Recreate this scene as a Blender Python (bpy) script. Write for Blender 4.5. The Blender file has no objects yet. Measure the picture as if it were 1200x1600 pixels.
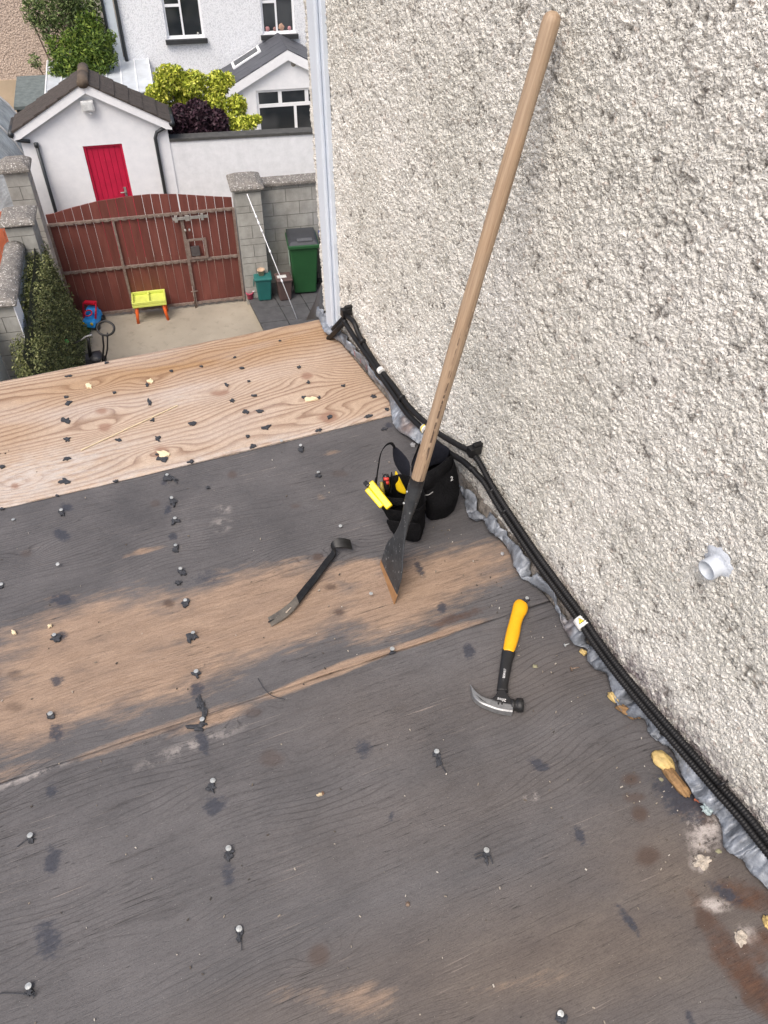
import bpy, math, random
import numpy as np
from mathutils import Vector, Matrix
random.seed(7); RNG = np.random.default_rng(11)
sc = bpy.context.scene
COL = sc.collection
R = math.radians
# ------------------------------------------------------------------ camera
H, F = 1.6, 1200.0                       # eye height above the deck, focal length in px of a 1200x1600 frame
_n = np.array([565. - 600, 1980. - 800, F]); DN = _n / np.linalg.norm(_n)
_f = np.array([0, 0, 1.]) - DN * DN[2]; FW = _f / np.linalg.norm(_f)
RT = np.cross(DN, FW)
CAM = np.array([0, 0, H])
def ray(px, py):
    r = np.array([px - 600, py - 800, F]); return np.array([r @ RT, r @ FW, -(r @ DN)])
def P(px, py, z=0.0):                    # the point at height z that the photograph shows at (px, py)
    r = ray(px, py); return CAM + r * (z - H) / r[2]
def PV(px, py, p0, a):                   # the same on an upright plane through p0 running in direction a (degrees)
    n = np.array([-math.sin(R(a)), math.cos(R(a)), 0]); r = ray(px, py)
    return CAM + r * (n @ (np.array(p0) - CAM)) / (n @ r)
def mpp(px, py, z=0.0):                  # metres per pixel there
    r = ray(px, py); return (z - H) / r[2]
cd = bpy.data.cameras.new('camera'); cam = bpy.data.objects.new('camera', cd); COL.objects.link(cam)
M3 = np.array([RT, FW, -DN])             # rows: world axes in camera px axes
cx = M3 @ np.array([1., 0, 0]); cy = M3 @ np.array([0, -1., 0]); cz = M3 @ np.array([0, 0, -1.])
cam.matrix_world = Matrix(((cx[0], cy[0], cz[0], 0), (cx[1], cy[1], cz[1], 0), (cx[2], cy[2], cz[2], H), (0, 0, 0, 1)))
cd.sensor_fit = 'VERTICAL'; cd.sensor_height = 32; cd.lens = 32 * F / 1600.0
cd.clip_start = 0.05; cd.clip_end = 500
sc.camera = cam
# ------------------------------------------------------------------ light
SUN_EL, SUN_AZ = R(58), R(205)           # azimuth clockwise from +Y
w = bpy.data.worlds.new('World'); sc.world = w; w.use_nodes = True
nt = w.node_tree; bg = nt.nodes['Background']
sky = nt.nodes.new('ShaderNodeTexSky'); sky.sky_type = 'NISHITA'; sky.sun_disc = False
sky.sun_elevation = SUN_EL; sky.sun_rotation = SUN_AZ; sky.air_density = 1.0; sky.dust_density = 6.0; sky.ozone_density = 1.0
nt.links.new(sky.outputs[0], bg.inputs[0]); bg.inputs[1].default_value = 0.125
sd = bpy.data.lights.new('sun', 'SUN'); sd.energy = 1.2; sd.angle = R(35); sd.color = (1.0, 0.965, 0.92)
so = bpy.data.objects.new('sun', sd); COL.objects.link(so)
sdir = Vector((math.sin(SUN_AZ) * math.cos(SUN_EL), math.cos(SUN_AZ) * math.cos(SUN_EL), math.sin(SUN_EL)))
so.rotation_euler = sdir.to_track_quat('Z', 'Y').to_euler()
sc.view_settings.view_transform = 'Standard'; sc.view_settings.look = 'None'
sc.view_settings.gamma = 1; sc.view_settings.use_curve_mapping = False; sc.view_settings.exposure = 0.62

# ------------------------------------------------------------------ materials
class N:
    """small node-tree helper"""
    def __init__(s, name):
        s.m = bpy.data.materials.new(name); s.m.use_nodes = True; s.t = s.m.node_tree
        s.b = s.t.nodes['Principled BSDF']; s.o = s.t.nodes['Material Output']; s.tc = None
    def node(s, k, **kw):
        n = s.t.nodes.new(k)
        for a, b in kw.items(): setattr(n, a, b)
        return n
    def put(s, sock, v):
        if isinstance(v, bpy.types.NodeSocket): s.t.links.new(v, sock)
        elif v is not None:
            if isinstance(v, (tuple, list)) and len(v) == 3 and sock.type == 'RGBA': v = (*v, 1)
            sock.default_value = v
    def co(s, scale=(1, 1, 1), rot=0):
        if s.tc is None: s.tc = s.node('ShaderNodeTexCoord')
        if isinstance(scale, (int, float)): scale = (scale,) * 3
        m = s.node('ShaderNodeMapping'); s.put(m.inputs[0], s.tc.outputs['Object']); m.inputs['Scale'].default_value = scale
        m.inputs['Rotation'].default_value = (0, 0, rot)
        return m.outputs[0]
    def noise(s, scale=5, det=4, rough=.55, vec=None, dist=0):
        n = s.node('ShaderNodeTexNoise'); s.put(n.inputs['Vector'], vec if vec is not None else s.co())
        n.inputs['Scale'].default_value = scale; n.inputs['Detail'].default_value = det; n.inputs['Roughness'].default_value = rough
        n.inputs['Distortion'].default_value = dist; return n.outputs[0]
    def vor(s, scale=5, vec=None, feature='F1', out='Distance', rand=1.0):
        n = s.node('ShaderNodeTexVoronoi', feature=feature); s.put(n.inputs['Vector'], vec if vec is not None else s.co())
        n.inputs['Scale'].default_value = scale; n.inputs['Randomness'].default_value = rand; return n.outputs[out]
    def math(s, op, a, b=0.0, c=0.0, clamp=False):
        n = s.node('ShaderNodeMath', operation=op, use_clamp=clamp); s.put(n.inputs[0], a); s.put(n.inputs[1], b); s.put(n.inputs[2], c); return n.outputs[0]
    def ramp(s, f, stops, mode='LINEAR'):
        n = s.node('ShaderNodeValToRGB'); s.put(n.inputs[0], f); e = n.color_ramp.elements; n.color_ramp.interpolation = mode
        while len(e) < len(stops): e.new(0.5)
        for i, (p, c) in enumerate(stops):
            e[i].position = p; e[i].color = (*c, 1) if isinstance(c, (tuple, list)) else (c, c, c, 1)
        return n.outputs[0]
    def mix(s, f, a, b, mode='MIX'):
        n = s.node('ShaderNodeMix', data_type='RGBA', blend_type=mode); s.put(n.inputs[0], f); s.put(n.inputs[6], a); s.put(n.inputs[7], b); return n.outputs[2]
    def attr(s, name, out='Color'):
        n = s.node('ShaderNodeAttribute', attribute_name=name); return n.outputs[out]
    def sep(s, c):
        n = s.node('ShaderNodeSeparateColor'); s.put(n.inputs[0], c); return n.outputs
    def bump(s, h, strength=.5, dist=.01):
        n = s.node('ShaderNodeBump'); n.inputs['Strength'].default_value = strength; n.inputs['Distance'].default_value = dist
        s.put(n.inputs['Height'], h); s.put(s.b.inputs['Normal'], n.outputs[0])
    def fin(s, col=None, rough=.8, metal=0.0, spec=None, **kw):
        s.put(s.b.inputs['Base Color'], col); s.put(s.b.inputs['Roughness'], rough); s.put(s.b.inputs['Metallic'], metal)
        if spec is not None: s.b.inputs['Specular IOR Level'].default_value = spec
        for k, v in kw.items(): s.put(s.b.inputs[k], v)
        return s.m
MATS = {}
def simple(name, col, rough=.6, metal=0.0, var=.25, scale=12, bump=.15, spec=None, bd=.004):
    if name in MATS: return MATS[name]
    n = N(name); f = n.noise(scale, 5, .6)
    c0 = tuple(x * (1 - var) for x in col); c1 = tuple(min(1, x * (1 + var)) for x in col)
    c = n.ramp(f, [(.3, c0), (.7, c1)])
    if bump: n.bump(n.noise(scale * 5, 3), bump, bd)
    MATS[name] = n.fin(c, rough, metal, spec); return MATS[name]
def speck(name, base, dirt, lich, amt=.5, scale=10, rough=.9, bump=.5, bd=.006, streak=False):
    n = N(name); v = n.co()
    a = n.noise(scale, 6, .65, v); b = n.noise(scale * 3.1, 4, .6, v)
    col = n.mix(n.ramp(a, [(.35, 0.0), (.7, 1.0)]), base, dirt)
    if streak:
        sv = n.noise(6, 4, .6, n.co((3, 3, .25))); col = n.mix(n.math('MULTIPLY', n.ramp(sv, [(.5, 0.0), (.75, 1.0)]), .45), col, dirt)
    col = n.mix(n.ramp(b, [(.72 - .2 * amt, 0.0), (.74 - .2 * amt, 1.0)]), col, lich)
    n.bump(n.math('ADD', a, b), bump, bd); return n.fin(col, rough)

def roughcast():
    n = N('roughcast render'); v = n.co()
    warp = n.node('ShaderNodeTexNoise'); n.put(warp.inputs['Vector'], v); warp.inputs['Scale'].default_value = 60; warp.inputs['Detail'].default_value = 2
    add = n.node('ShaderNodeVectorMath', operation='MULTIPLY_ADD'); n.put(add.inputs[0], warp.outputs[1]); add.inputs[1].default_value = (.011,) * 3; n.put(add.inputs[2], v)
    wv = add.outputs[0]
    v1 = n.vor(105, wv, 'SMOOTH_F1'); v2 = n.vor(230, wv)
    lump = n.math('SUBTRACT', 1.0, n.math('MULTIPLY', v1, 1.15))
    lump2 = n.math('SUBTRACT', 1.0, v2)
    big = n.noise(16, 3, .5, v); mid = n.noise(110, 4, .7, v); patch = n.noise(2.2, 3, .5, v)
    h = n.math('MULTIPLY_ADD', lump, .55, n.math('MULTIPLY', lump2, .22))
    h = n.math('MULTIPLY_ADD', mid, .55, h); h = n.math('MULTIPLY_ADD', n.noise(32, 2, .5, v), .6, n.math('MULTIPLY_ADD', big, .75, h))
    d = n.node('ShaderNodeDisplacement'); n.put(d.inputs['Height'], h); d.inputs['Midlevel'].default_value = 1.2; d.inputs['Scale'].default_value = .0135
    n.t.links.new(d.outputs[0], n.o.inputs['Displacement'])
    fine = n.noise(260, 3, .7, v)
    base = n.mix(n.noise(45, 4, .6, v), (.87, .85, .80), (.76, .74, .69))
    base = n.mix(n.ramp(patch, [(.42, 0.0), (.62, .5)]), base, (.60, .59, .53))
    base = n.mix(n.ramp(n.vor(130, wv, 'F1', 'Color'), [(.0, 0.0), (.86, 0.0), (.9, .55)]), base, (.42, .33, .28))
    base = n.mix(n.ramp(n.vor(120, wv, 'F1', 'Color'), [(.0, .5), (.12, .4), (.16, 0.0)]), base, (.88, .85, .80))
    deep = n.ramp(n.math('SUBTRACT', h, .3), [(.68, .82), (.92, 0.0)])          # occlusion shade painted into the colour of the cast's pits
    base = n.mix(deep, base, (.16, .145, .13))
    base = n.mix(n.ramp(fine, [(.35, .85), (.41, 0.0)]), base, (.10, .09, .085))
    grime = n.math('MULTIPLY', n.ramp(n.noise(5, 4, .6, v), [(.55, 0.0), (.8, .7)]), n.ramp(n.noise(70, 3, .6, v), [(.45, 0.0), (.6, .55)]))
    base = n.mix(grime, base, (.22, .23, .17))
    ms = n.ramp(n.sep(n.attr('stain'))[0], [(.0, 0.0), (1.0, 1.0)])
    base = n.mix(n.math('MULTIPLY', ms, n.ramp(n.noise(55, 4, .7, v), [(.38, 0.0), (.56, .85)])), base, (.13, .10, .12))
    n.bump(n.math('ADD', fine, n.math('MULTIPLY', mid, 1.0)), .7, .005)
    n.m.displacement_method = 'BOTH'
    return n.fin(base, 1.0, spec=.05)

def plywood(name, fresh):
    n = N(name); v = n.co()
    h = n.attr('grain', 'Fac'); msk = n.sep(n.attr('masks')); orange, dark, pale = msk[0], msk[1], msk[2]
    msk2 = n.sep(n.attr('masks2')); wet, knot, warm = msk2[0], msk2[1], msk2[2]
    fib = n.noise(1, 6, .75, n.co((22, 420, 22)))         # fibres run along local x
    fib2 = n.noise(1, 5, .7, n.co((13, 85, 13))); crisp = n.noise(1, 3, .75, n.co((70, 950, 70))); grain2 = n.noise(330, 3, .7, v)
    blot = n.noise(5, 5, .6, v); blot2 = n.noise(14, 4, .65, n.co((.5, 1.4, 1)))
    if fresh:
        ph = n.math('MULTIPLY_ADD', n.noise(9, 3, .6, n.co((.6, 2, 1))), .9, n.math('MULTIPLY', h, 46.0))
        fr = n.math('FRACT', ph)
        line = n.ramp(fr, [(0, .15), (.42, .0), (.78, .75), (.9, 1.0), (1.0, .15)])
        amp = n.ramp(n.noise(3.5, 3, .5, n.co((.6, 1.6, 1))), [(.25, .55), (.6, 1.0)])
        line = n.math('MULTIPLY', n.math('MULTIPLY', line, amp), .88)
        light = n.mix(n.ramp(blot, [(.35, 0.0), (.65, 1.0)]), (.53, .41, .315), (.60, .47, .365))
        light = n.mix(warm, light, (.44, .275, .145))
        darkl = n.mix(warm, (.24, .145, .10), (.22, .115, .055))
        col = n.mix(line, light, darkl)
        col = n.mix(n.math('MULTIPLY', pale, n.ramp(n.noise(30, 4, .7, n.co((.5, 1.5, 1))), [(.38, .1), (.6, .8)])), col, (.60, .56, .53))
        col = n.mix(n.ramp(n.noise(1, 3, .5, n.co((2, 7, 1))), [(.5, 0.0), (.78, .55)]), col, (.56, .49, .45))
        col = n.mix(n.ramp(fib, [(.3, .35), (.52, 0.0)]), col, (.28, .17, .12))
        hgt = n.math('MULTIPLY_ADD', line, .8, n.math('MULTIPLY', fib, .35))
        rough = .85
    else:
        ph = n.math('MULTIPLY_ADD', n.noise(7, 3, .6, n.co((.5, 2, 1))), 1.2, n.math('MULTIPLY', h, 30.0))
        fr = n.math('FRACT', ph); line = n.ramp(fr, [(0, .1), (.5, .0), (.85, .6), (1.0, .1)])
        g = n.mix(n.ramp(blot, [(.3, 0.0), (.7, 1.0)]), (.090, .087, .091), (.148, .141, .145))
        g = n.mix(n.math('MULTIPLY', line, n.ramp(fib2, [(.4, 0.0), (.7, .7)])), g, (.055, .05, .05))
        ph2 = n.math('FRACT', n.math('MULTIPLY_ADD', n.noise(4, 4, .6, n.co((.5, 2, 1))), 2.0, n.math('MULTIPLY', h, 88.0))); l2_ = n.ramp(ph2, [(0, .0), (.70, .0), (.90, 1.0), (1.0, .0)])
        l2_ = n.math('MULTIPLY', l2_, n.ramp(n.noise(2.6, 4, .6, n.co((.7, 1.6, 1))), [(.42, 0.0), (.62, .75)]))
        g = n.mix(l2_, g, (.045, .042, .044))
        g = n.mix(n.ramp(fib, [(.55, 0.0), (.8, .55)]), g, (.19, .175, .165))
        g = n.mix(warm, g, n.mix(n.ramp(blot2, [(.3, 0.0), (.7, 1.0)]), (.108, .090, .082), (.158, .132, .114)))
        o1 = n.mix(n.ramp(blot2, [(.3, 0.0), (.7, 1.0)]), (.30, .215, .16), (.42, .30, .215))
        o1 = n.mix(n.ramp(fib2, [(.3, .7), (.6, 0.0)]), o1, (.235, .155, .105))
        o1 = n.mix(n.ramp(fib, [(.5, 0.0), (.75, .5)]), o1, (.50, .36, .25))
        f = n.math('MULTIPLY_ADD', n.math('SUBTRACT', fib2, .5), .8, n.math('MULTIPLY', orange, 1.15))
        f = n.math('MULTIPLY_ADD', n.math('SUBTRACT', blot2, .5), .8, f)
        o1 = n.mix(n.math('MULTIPLY', l2_, .6), o1, (.16, .10, .07)); col = n.mix(n.ramp(f, [(.3, 0.0), (.75, .92)]), g, o1)
        # thin pale scuffs and long dark cracks along the grain
        sc1 = n.noise(1, 3, .6, n.co((5, 210, 5))); sc2 = n.noise(3, 2, .5, v)
        col = n.mix(n.math('MULTIPLY', n.ramp(sc1, [(.64, 0.0), (.72, .6)]), n.ramp(sc2, [(.42, 0.0), (.56, 1.0)])), col, (.33, .28, .25))
        ck = n.noise(1, 2, .5, n.co((2.2, 95, 2.2))); ckm = n.ramp(ck, [(.493, 0.0), (.5, 1.0), (.507, 0.0)])
        col = n.mix(n.math('MULTIPLY', ckm, n.ramp(n.noise(4, 2, .5, v), [(.42, 0.0), (.58, .85)])), col, (.02, .018, .018))
        col = n.mix(n.math('MULTIPLY', pale, n.ramp(n.noise(26, 5, .75, v), [(.44, 0.0), (.56, .9)])), col, (.55, .50, .47))
        wc = n.mix(n.ramp(fib2, [(.3, 0.0), (.7, 1.0)]), (.05, .026, .018), (.13, .06, .032))
        col = n.mix(n.ramp(n.math('MULTIPLY_ADD', n.math('SUBTRACT', n.noise(9, 6, .7, v), .5), 2.0, wet), [(.4, 0.0), (.95, .85)]), col, wc)
        hgt = n.math('MULTIPLY_ADD', fib, .6, n.math('MULTIPLY', fib2, .5))
        hgt = n.math('MULTIPLY_ADD', ckm, -.6, n.math('MULTIPLY_ADD', l2_, -.5, hgt))
        rough = n.ramp(blot, [(.3, .58), (.7, .75)])
    ov_ = n.math('ADD', n.math('MULTIPLY', n.math('SUBTRACT', crisp, .5), 1.9), n.math('MULTIPLY', n.math('SUBTRACT', grain2, .5), 1.3))
    col = n.mix(1.0, col, n.ramp(n.math('ADD', ov_, .5), [(0, .45), (.5, .95), (1.0, 1.0)]) if False else n.ramp(n.math('ADD', ov_, .5), [(.0, .50), (.5, .86), (1.0, 1.0)]), 'MULTIPLY')
    kc = (.07, .045, .035) if not fresh else (.25, .14, .10)
    col = n.mix(n.math('MULTIPLY', knot, .75), col, kc)
    felt = n.math('MULTIPLY_ADD', n.math('SUBTRACT', n.noise(1, 5, .75, n.co((45, 90, 45))), .5), 1.9, n.math('MULTIPLY', dark, .8))
    col = n.mix(n.math('MULTIPLY', n.ramp(dark, [(0, 0.0), (.2, 1.0)]), n.ramp(felt, [(.15, 0.0), (.55, .85)])), col, n.mix(n.noise(160, 2, .5, v), (.018, .020, .028), (.055, .06, .08)))
    dirt = n.vor(70, v, 'F1', 'Distance'); col = n.mix(n.ramp(dirt, [(.035, .5), (.05, 0.0)]), col, (.45, .42, .38))
    n.bump(hgt, .5 if fresh else .4, .0025)
    return n.fin(col, rough, spec=.35)

def leafy(name, cols):
    n = N(name); g = n.node('ShaderNodeNewGeometry')
    k = len(cols); c = n.ramp(g.outputs['Random Per Island'], [(i / (k - 1), x) for i, x in enumerate(cols)])
    return n.fin(c, .6, spec=.3)
def glass(name='window glass'):
    if name in MATS: return MATS[name]
    n = N(name); f = n.noise(1.3, 2, .5); MATS[name] = n.fin(n.ramp(f, [(.4, (.018, .022, .026)), (.6, (.06, .065, .07))]), .08, spec=.6); return MATS[name]

WHITE = speck('white paint', (.86, .875, .90), (.77, .79, .82), (.62, .64, .67), -.3, 6, .85, .15)
WHITE_DASH = None
def mk_dash():
    n = N('white pebbledash'); v = n.co(); a = n.vor(40, v); b = n.noise(50, 4, .7, v)
    c = n.ramp(n.math('ADD', n.math('MULTIPLY', a, .7), n.math('MULTIPLY', b, .6)), [(.3, (.88, .895, .92)), (.62, (.83, .85, .88)), (.85, (.68, .70, .73))])
    n.bump(n.math('SUBTRACT', b, a), .6, .012); return n.fin(c, .9)
WHITE_DASH = mk_dash()
TRIM = simple('white upvc', (.86, .875, .90), .35, var=.04, bump=0)
BLACKPL = simple('black plastic', (.012, .012, .013), .38, var=.3, bump=.05, spec=.45)
DARKPIPE = simple('dark grey gutter', (.03, .035, .04), .4, var=.2, bump=0)
FELT = simple('black roofing felt', (.035, .038, .046), .75, var=.5, scale=200, bump=.6, bd=.001)
GALV = simple('galvanised nail', (.42, .44, .44), .45, .3, var=.25, scale=300, bump=0)
CONC = speck('mossy coping concrete', (.26, .24, .215), (.12, .11, .10), (.66, .64, .60), .6, 13, .95, .8, .02)
BLOCK = speck('concrete block', (.40, .395, .365), (.27, .265, .24), (.46, .45, .43), .1, 5, .95, .4, .008, streak=True)
MORTAR = simple('mortar', (.17, .165, .15), .95, var=.25, scale=8)

# ------------------------------------------------------------------ mesh helpers
def mesh(name, V, Fc, smooth=False):
    m = bpy.data.meshes.new(name); m.from_pydata([tuple(map(float, v)) for v in V], [], [tuple(int(i) for i in f) for f in Fc]); m.validate(); m.update()
    if smooth: m.polygons.foreach_set('use_smooth', [True] * len(m.polygons))
    return m
def tag(o, label=None, cat=None, group=None, kind=None):
    if label: o['label'] = label
    if cat: o['category'] = cat
    if group: o['group'] = group
    if kind: o['kind'] = kind
    return o
def obj(name, me, mat, parent=None, loc=(0, 0, 0), rotz=0, bevel=0):
    if isinstance(me, MB): me = me.mesh(name)
    o = bpy.data.objects.new(name, me); COL.objects.link(o)
    if mat is not None and len(me.materials) == 0: me.materials.append(mat)
    if parent is not None: o.parent = parent
    o.location = loc; o.rotation_euler = (0, 0, rotz)
    if bevel:
        b = o.modifiers.new('bevel', 'BEVEL'); b.width = bevel; b.segments = 2; b.limit_method = 'ANGLE'
    return o
def thing(name, label, cat, loc=(0, 0, 0), rotz=0, group=None, kind=None):
    o = bpy.data.objects.new(name, None); COL.objects.link(o); o.empty_display_size = .1
    o.location = tuple(map(float, loc)); o.rotation_euler = (0, 0, rotz)
    return tag(o, label, cat, group, kind)
class MB:
    def __init__(s): s.v = []; s.f = []; s.sm = []
    def add(s, V, Fc, smooth=False):
        k = len(s.v); s.v += [tuple(map(float, q)) for q in V]; s.f += [tuple(i + k for i in f) for f in Fc]; s.sm += [smooth] * len(Fc); return s
    def box(s, x0, x1, y0, y1, z0, z1):
        return s.add([(x0, y0, z0), (x1, y0, z0), (x1, y1, z0), (x0, y1, z0), (x0, y0, z1), (x1, y0, z1), (x1, y1, z1), (x0, y1, z1)],
                     [(0, 3, 2, 1), (4, 5, 6, 7), (0, 1, 5, 4), (1, 2, 6, 5), (2, 3, 7, 6), (3, 0, 4, 7)])
    def hexa(s, b, t):                    # two quads, bottom and top, counter-clockwise from above
        return s.add(list(b) + list(t), [(0, 3, 2, 1), (4, 5, 6, 7), (0, 1, 5, 4), (1, 2, 6, 5), (2, 3, 7, 6), (3, 0, 4, 7)])
    def prism(s, poly, off):              # polygon of 3D points extruded by vector off
        n = len(poly); off = np.array(off, float); V = [np.array(p, float) for p in poly] + [np.array(p, float) + off for p in poly]
        return s.add(V, [tuple(range(n))[::-1], tuple(range(n, 2 * n))] + [(i, (i + 1) % n, n + (i + 1) % n, n + i) for i in range(n)])
    def tube(s, pts, rad, n=10, up=None, flat=1.0, cap=True, smooth=True):
        pts = [np.array(p, float) for p in pts]; m = len(pts)
        if not hasattr(rad, '__len__'): rad = [rad] * m
        V = []; prev = None
        for i, p in enumerate(pts):
            t = pts[min(i + 1, m - 1)] - pts[max(i - 1, 0)]; t /= (np.linalg.norm(t) + 1e-12)
            if up is not None: a = np.cross(t, np.array(up, float))
            elif prev is None: a = np.cross(t, (0, 0, 1.) if abs(t[2]) < .9 else (1., 0, 0))
            else: a = prev - t * (prev @ t)
            a /= np.linalg.norm(a); b = np.cross(a, t); prev = a
            for k in range(n):
                an = 2 * math.pi * k / n; V.append(p + a * math.cos(an) * rad[i] + b * math.sin(an) * rad[i] * flat)
        Fc = [(i * n + k, i * n + (k + 1) % n, (i + 1) * n + (k + 1) % n, (i + 1) * n + k) for i in range(m - 1) for k in range(n)]
        if cap: Fc += [tuple(range(n))[::-1], tuple(range((m - 1) * n, m * n))]
        return s.add(V, Fc, smooth)
    def ring(s, c, axis, R0, r, n=24, k=8, squash=1.0):
        axis = np.array(axis, float); axis /= np.linalg.norm(axis)
        a = np.cross(axis, (0, 0, 1.) if abs(axis[2]) < .9 else (1., 0, 0)); a /= np.linalg.norm(a); b = np.cross(axis, a)
        V = []; 
        for i in range(n):
            u = 2 * math.pi * i / n; d = a * math.cos(u) + b * math.sin(u) * squash
            for j in range(k):
                q = 2 * math.pi * j / k; V.append(np.array(c) + d * (R0 + r * math.cos(q)) + axis * r * math.sin(q))
        return s.add(V, [(i * k + j, ((i + 1) % n) * k + j, ((i + 1) % n) * k + (j + 1) % k, i * k + (j + 1) % k) for i in range(n) for j in range(k)], True)
    def disc(s, c, r, h, n=12, dome=0.0):
        c = np.array(c, float); V = [c + (r * math.cos(2 * math.pi * k / n), r * math.sin(2 * math.pi * k / n), 0) for k in range(n)]
        V += [v + (0, 0, h) for v in V[:n]]; V.append(c + (0, 0, h + dome))
        return s.add(V, [(k, (k + 1) % n, n + (k + 1) % n, n + k) for k in range(n)] + [(n + k, n + (k + 1) % n, 2 * n) for k in range(n)] + [tuple(range(n))[::-1]], False)
    def blob(s, c, rx, ry, rz, seed=0, amp=.25, nu=14, nv=9, fr=2.2):
        r = np.random.default_rng(seed); ph = r.uniform(0, 6.28, 9); V = []
        for j in range(nv + 1):
            th = math.pi * j / nv
            for i in range(nu):
                u = 2 * math.pi * i / nu; d = np.array([math.sin(th) * math.cos(u), math.sin(th) * math.sin(u), math.cos(th)])
                k = 1 + amp * (math.sin(fr * 2 * d[0] + ph[0]) * math.sin(fr * 2 * d[1] + ph[1]) + .6 * math.sin(fr * 3 * d[2] + ph[2] + fr * d[0]) + .4 * math.sin(fr * 5 * d[1] + ph[3]))
                V.append(np.array(c) + d * k * (rx, ry, rz))
        return s.add(V, [(j * nu + i, (j + 1) * nu + i, (j + 1) * nu + (i + 1) % nu, j * nu + (i + 1) % nu) for j in range(nv) for i in range(nu)], True)
    def mesh(s, name):
        m = mesh(name, s.v, s.f)
        if len(m.polygons) == len(s.sm): m.polygons.foreach_set('use_smooth', s.sm)
        return m
def spline(pts, n):
    pts = np.array(pts, float); m = len(pts); out = []
    d = np.r_[0, np.cumsum(np.linalg.norm(np.diff(pts, axis=0), axis=1) ** .5)]
    T = np.gradient(pts, d, axis=0)
    for q in np.linspace(0, d[-1], n):
        i = min(max(np.searchsorted(d, q) - 1, 0), m - 2); h = d[i + 1] - d[i]; t = (q - d[i]) / h
        out.append((2*t**3-3*t**2+1)*pts[i] + (t**3-2*t**2+t)*h*T[i] + (-2*t**3+3*t**2)*pts[i+1] + (t**3-t**2)*h*T[i+1])
    return out
def vnoise(x, y, seed=0):                # vectorised value noise in [0,1]
    x = np.asarray(x, float); y = np.asarray(y, float); xi = np.floor(x).astype(np.int64); yi = np.floor(y).astype(np.int64)
    fx = x - xi; fy = y - yi; fx = fx * fx * (3 - 2 * fx); fy = fy * fy * (3 - 2 * fy)
    def hsh(a, b):
        q = (a * 374761393 + b * 668265263 + seed * 974634777) & 0x7fffffff; q = ((q ^ (q >> 13)) * 1274126177) & 0x7fffffff; return ((q ^ (q >> 16)) & 0xffff) / 65535.
    return (hsh(xi, yi) * (1 - fx) + hsh(xi + 1, yi) * fx) * (1 - fy) + (hsh(xi, yi + 1) * (1 - fx) + hsh(xi + 1, yi + 1) * fx) * fy
def grid_faces(nr, nc):
    i = np.arange(nr * nc).reshape(nr, nc); return np.stack([i[:-1, :-1], i[:-1, 1:], i[1:, 1:], i[1:, :-1]], -1).reshape(-1, 4)
def grid_mesh(name, V, nr, nc, extra_v=None, extra_f=None, smooth=True):
    Fc = grid_faces(nr, nc); nv = len(V); nf = len(Fc)
    Vall = np.asarray(V, np.float32); loops = Fc.reshape(-1)
    if extra_v is not None:
        Vall = np.vstack([Vall, np.asarray(extra_v, np.float32)]); loops = np.r_[loops, (np.asarray(extra_f) ).reshape(-1)]; nf += len(extra_f)
    m = bpy.data.meshes.new(name); m.vertices.add(len(Vall)); m.vertices.foreach_set('co', Vall.reshape(-1))
    m.loops.add(nf * 4); m.loops.foreach_set('vertex_index', loops.astype(np.int32)); m.polygons.add(nf)
    m.polygons.foreach_set('loop_start', np.arange(0, nf * 4, 4, dtype=np.int32))
    sm = np.zeros(nf, bool); sm[:len(Fc)] = smooth; m.polygons.foreach_set('use_smooth', sm); m.update(calc_edges=True); return m

# ------------------------------------------------------------------ frames of reference
DA = 23.4                                # deck sheets run in this direction
cD, sD = math.cos(R(DA)), math.sin(R(DA))
def D(px, py, z=0.0):                    # pixel -> deck coordinates (u along sheets, v across, z)
    p = P(px, py, z); return np.array([p[0] * cD + p[1] * sD, -p[0] * sD + p[1] * cD, z])
WP = np.array([-.16, 2.45, 0]); WA = -62.3   # foot of the house wall
wd = np.array([math.cos(R(WA)), math.sin(R(WA)), 0]); wn = np.array([wd[1], -wd[0], 0])   # wn points off the wall, to the left
if wn[0] > 0: wn = -wn
def WL(px, py, off=0.0): return PV(px, py, WP + wn * off, WA)
def ws(p): return float((np.array(p) - WP) @ wd)
G, GA = -5.6, 16.0                       # yard level and the direction of the gate
YO = P(117, 500, G); cg, sg = math.cos(R(GA)), math.sin(R(GA))
ydir = np.array([cg, sg, 0]); ywd = np.array([-sg, cg, 0])
def toY(p): d = np.asarray(p) - YO; return np.array([d @ ydir, d @ ywd, p[2] - G])
def Y(px, py, w): return toY(PV(px, py, YO + ywd * w, GA))      # pixel -> yard coordinates on the upright plane at depth w
def YG(px, py, z=0.0): return toY(P(px, py, G + z))
def yw(s, w_, z=0.0): return YO + ydir * s + ywd * w_ + np.array([0, 0, z])
def ything(name, label, cat, s=0, w_=0, z=0, rot=0, group=None, kind=None):
    return thing(name, label, cat, yw(s, w_, z), R(GA) + rot, group, kind)
YR = R(GA)

# ------------------------------------------------------------------ ground
g = N('yard concrete'); v = g.co()
gc = g.mix(g.ramp(g.noise(1.1, 5, .6, v), [(.3, 0.0), (.7, 1.0)]), (.27, .24, .19), (.36, .32, .255))
gc = g.mix(g.ramp(g.noise(6, 5, .7, v), [(.55, 0.0), (.75, .6)]), gc, (.17, .15, .12)); g.bump(g.noise(60, 4), .4, .01); GROUND = g.fin(gc, .9)
gm = MB(); gm.add([(-60, -40, 0), (60, -40, 0), (60, 80, 0), (-60, 80, 0)], [(0, 1, 2, 3)])
tag(obj('ground', gm, GROUND, None, yw(0, 0, 0), YR), kind='structure')
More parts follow.
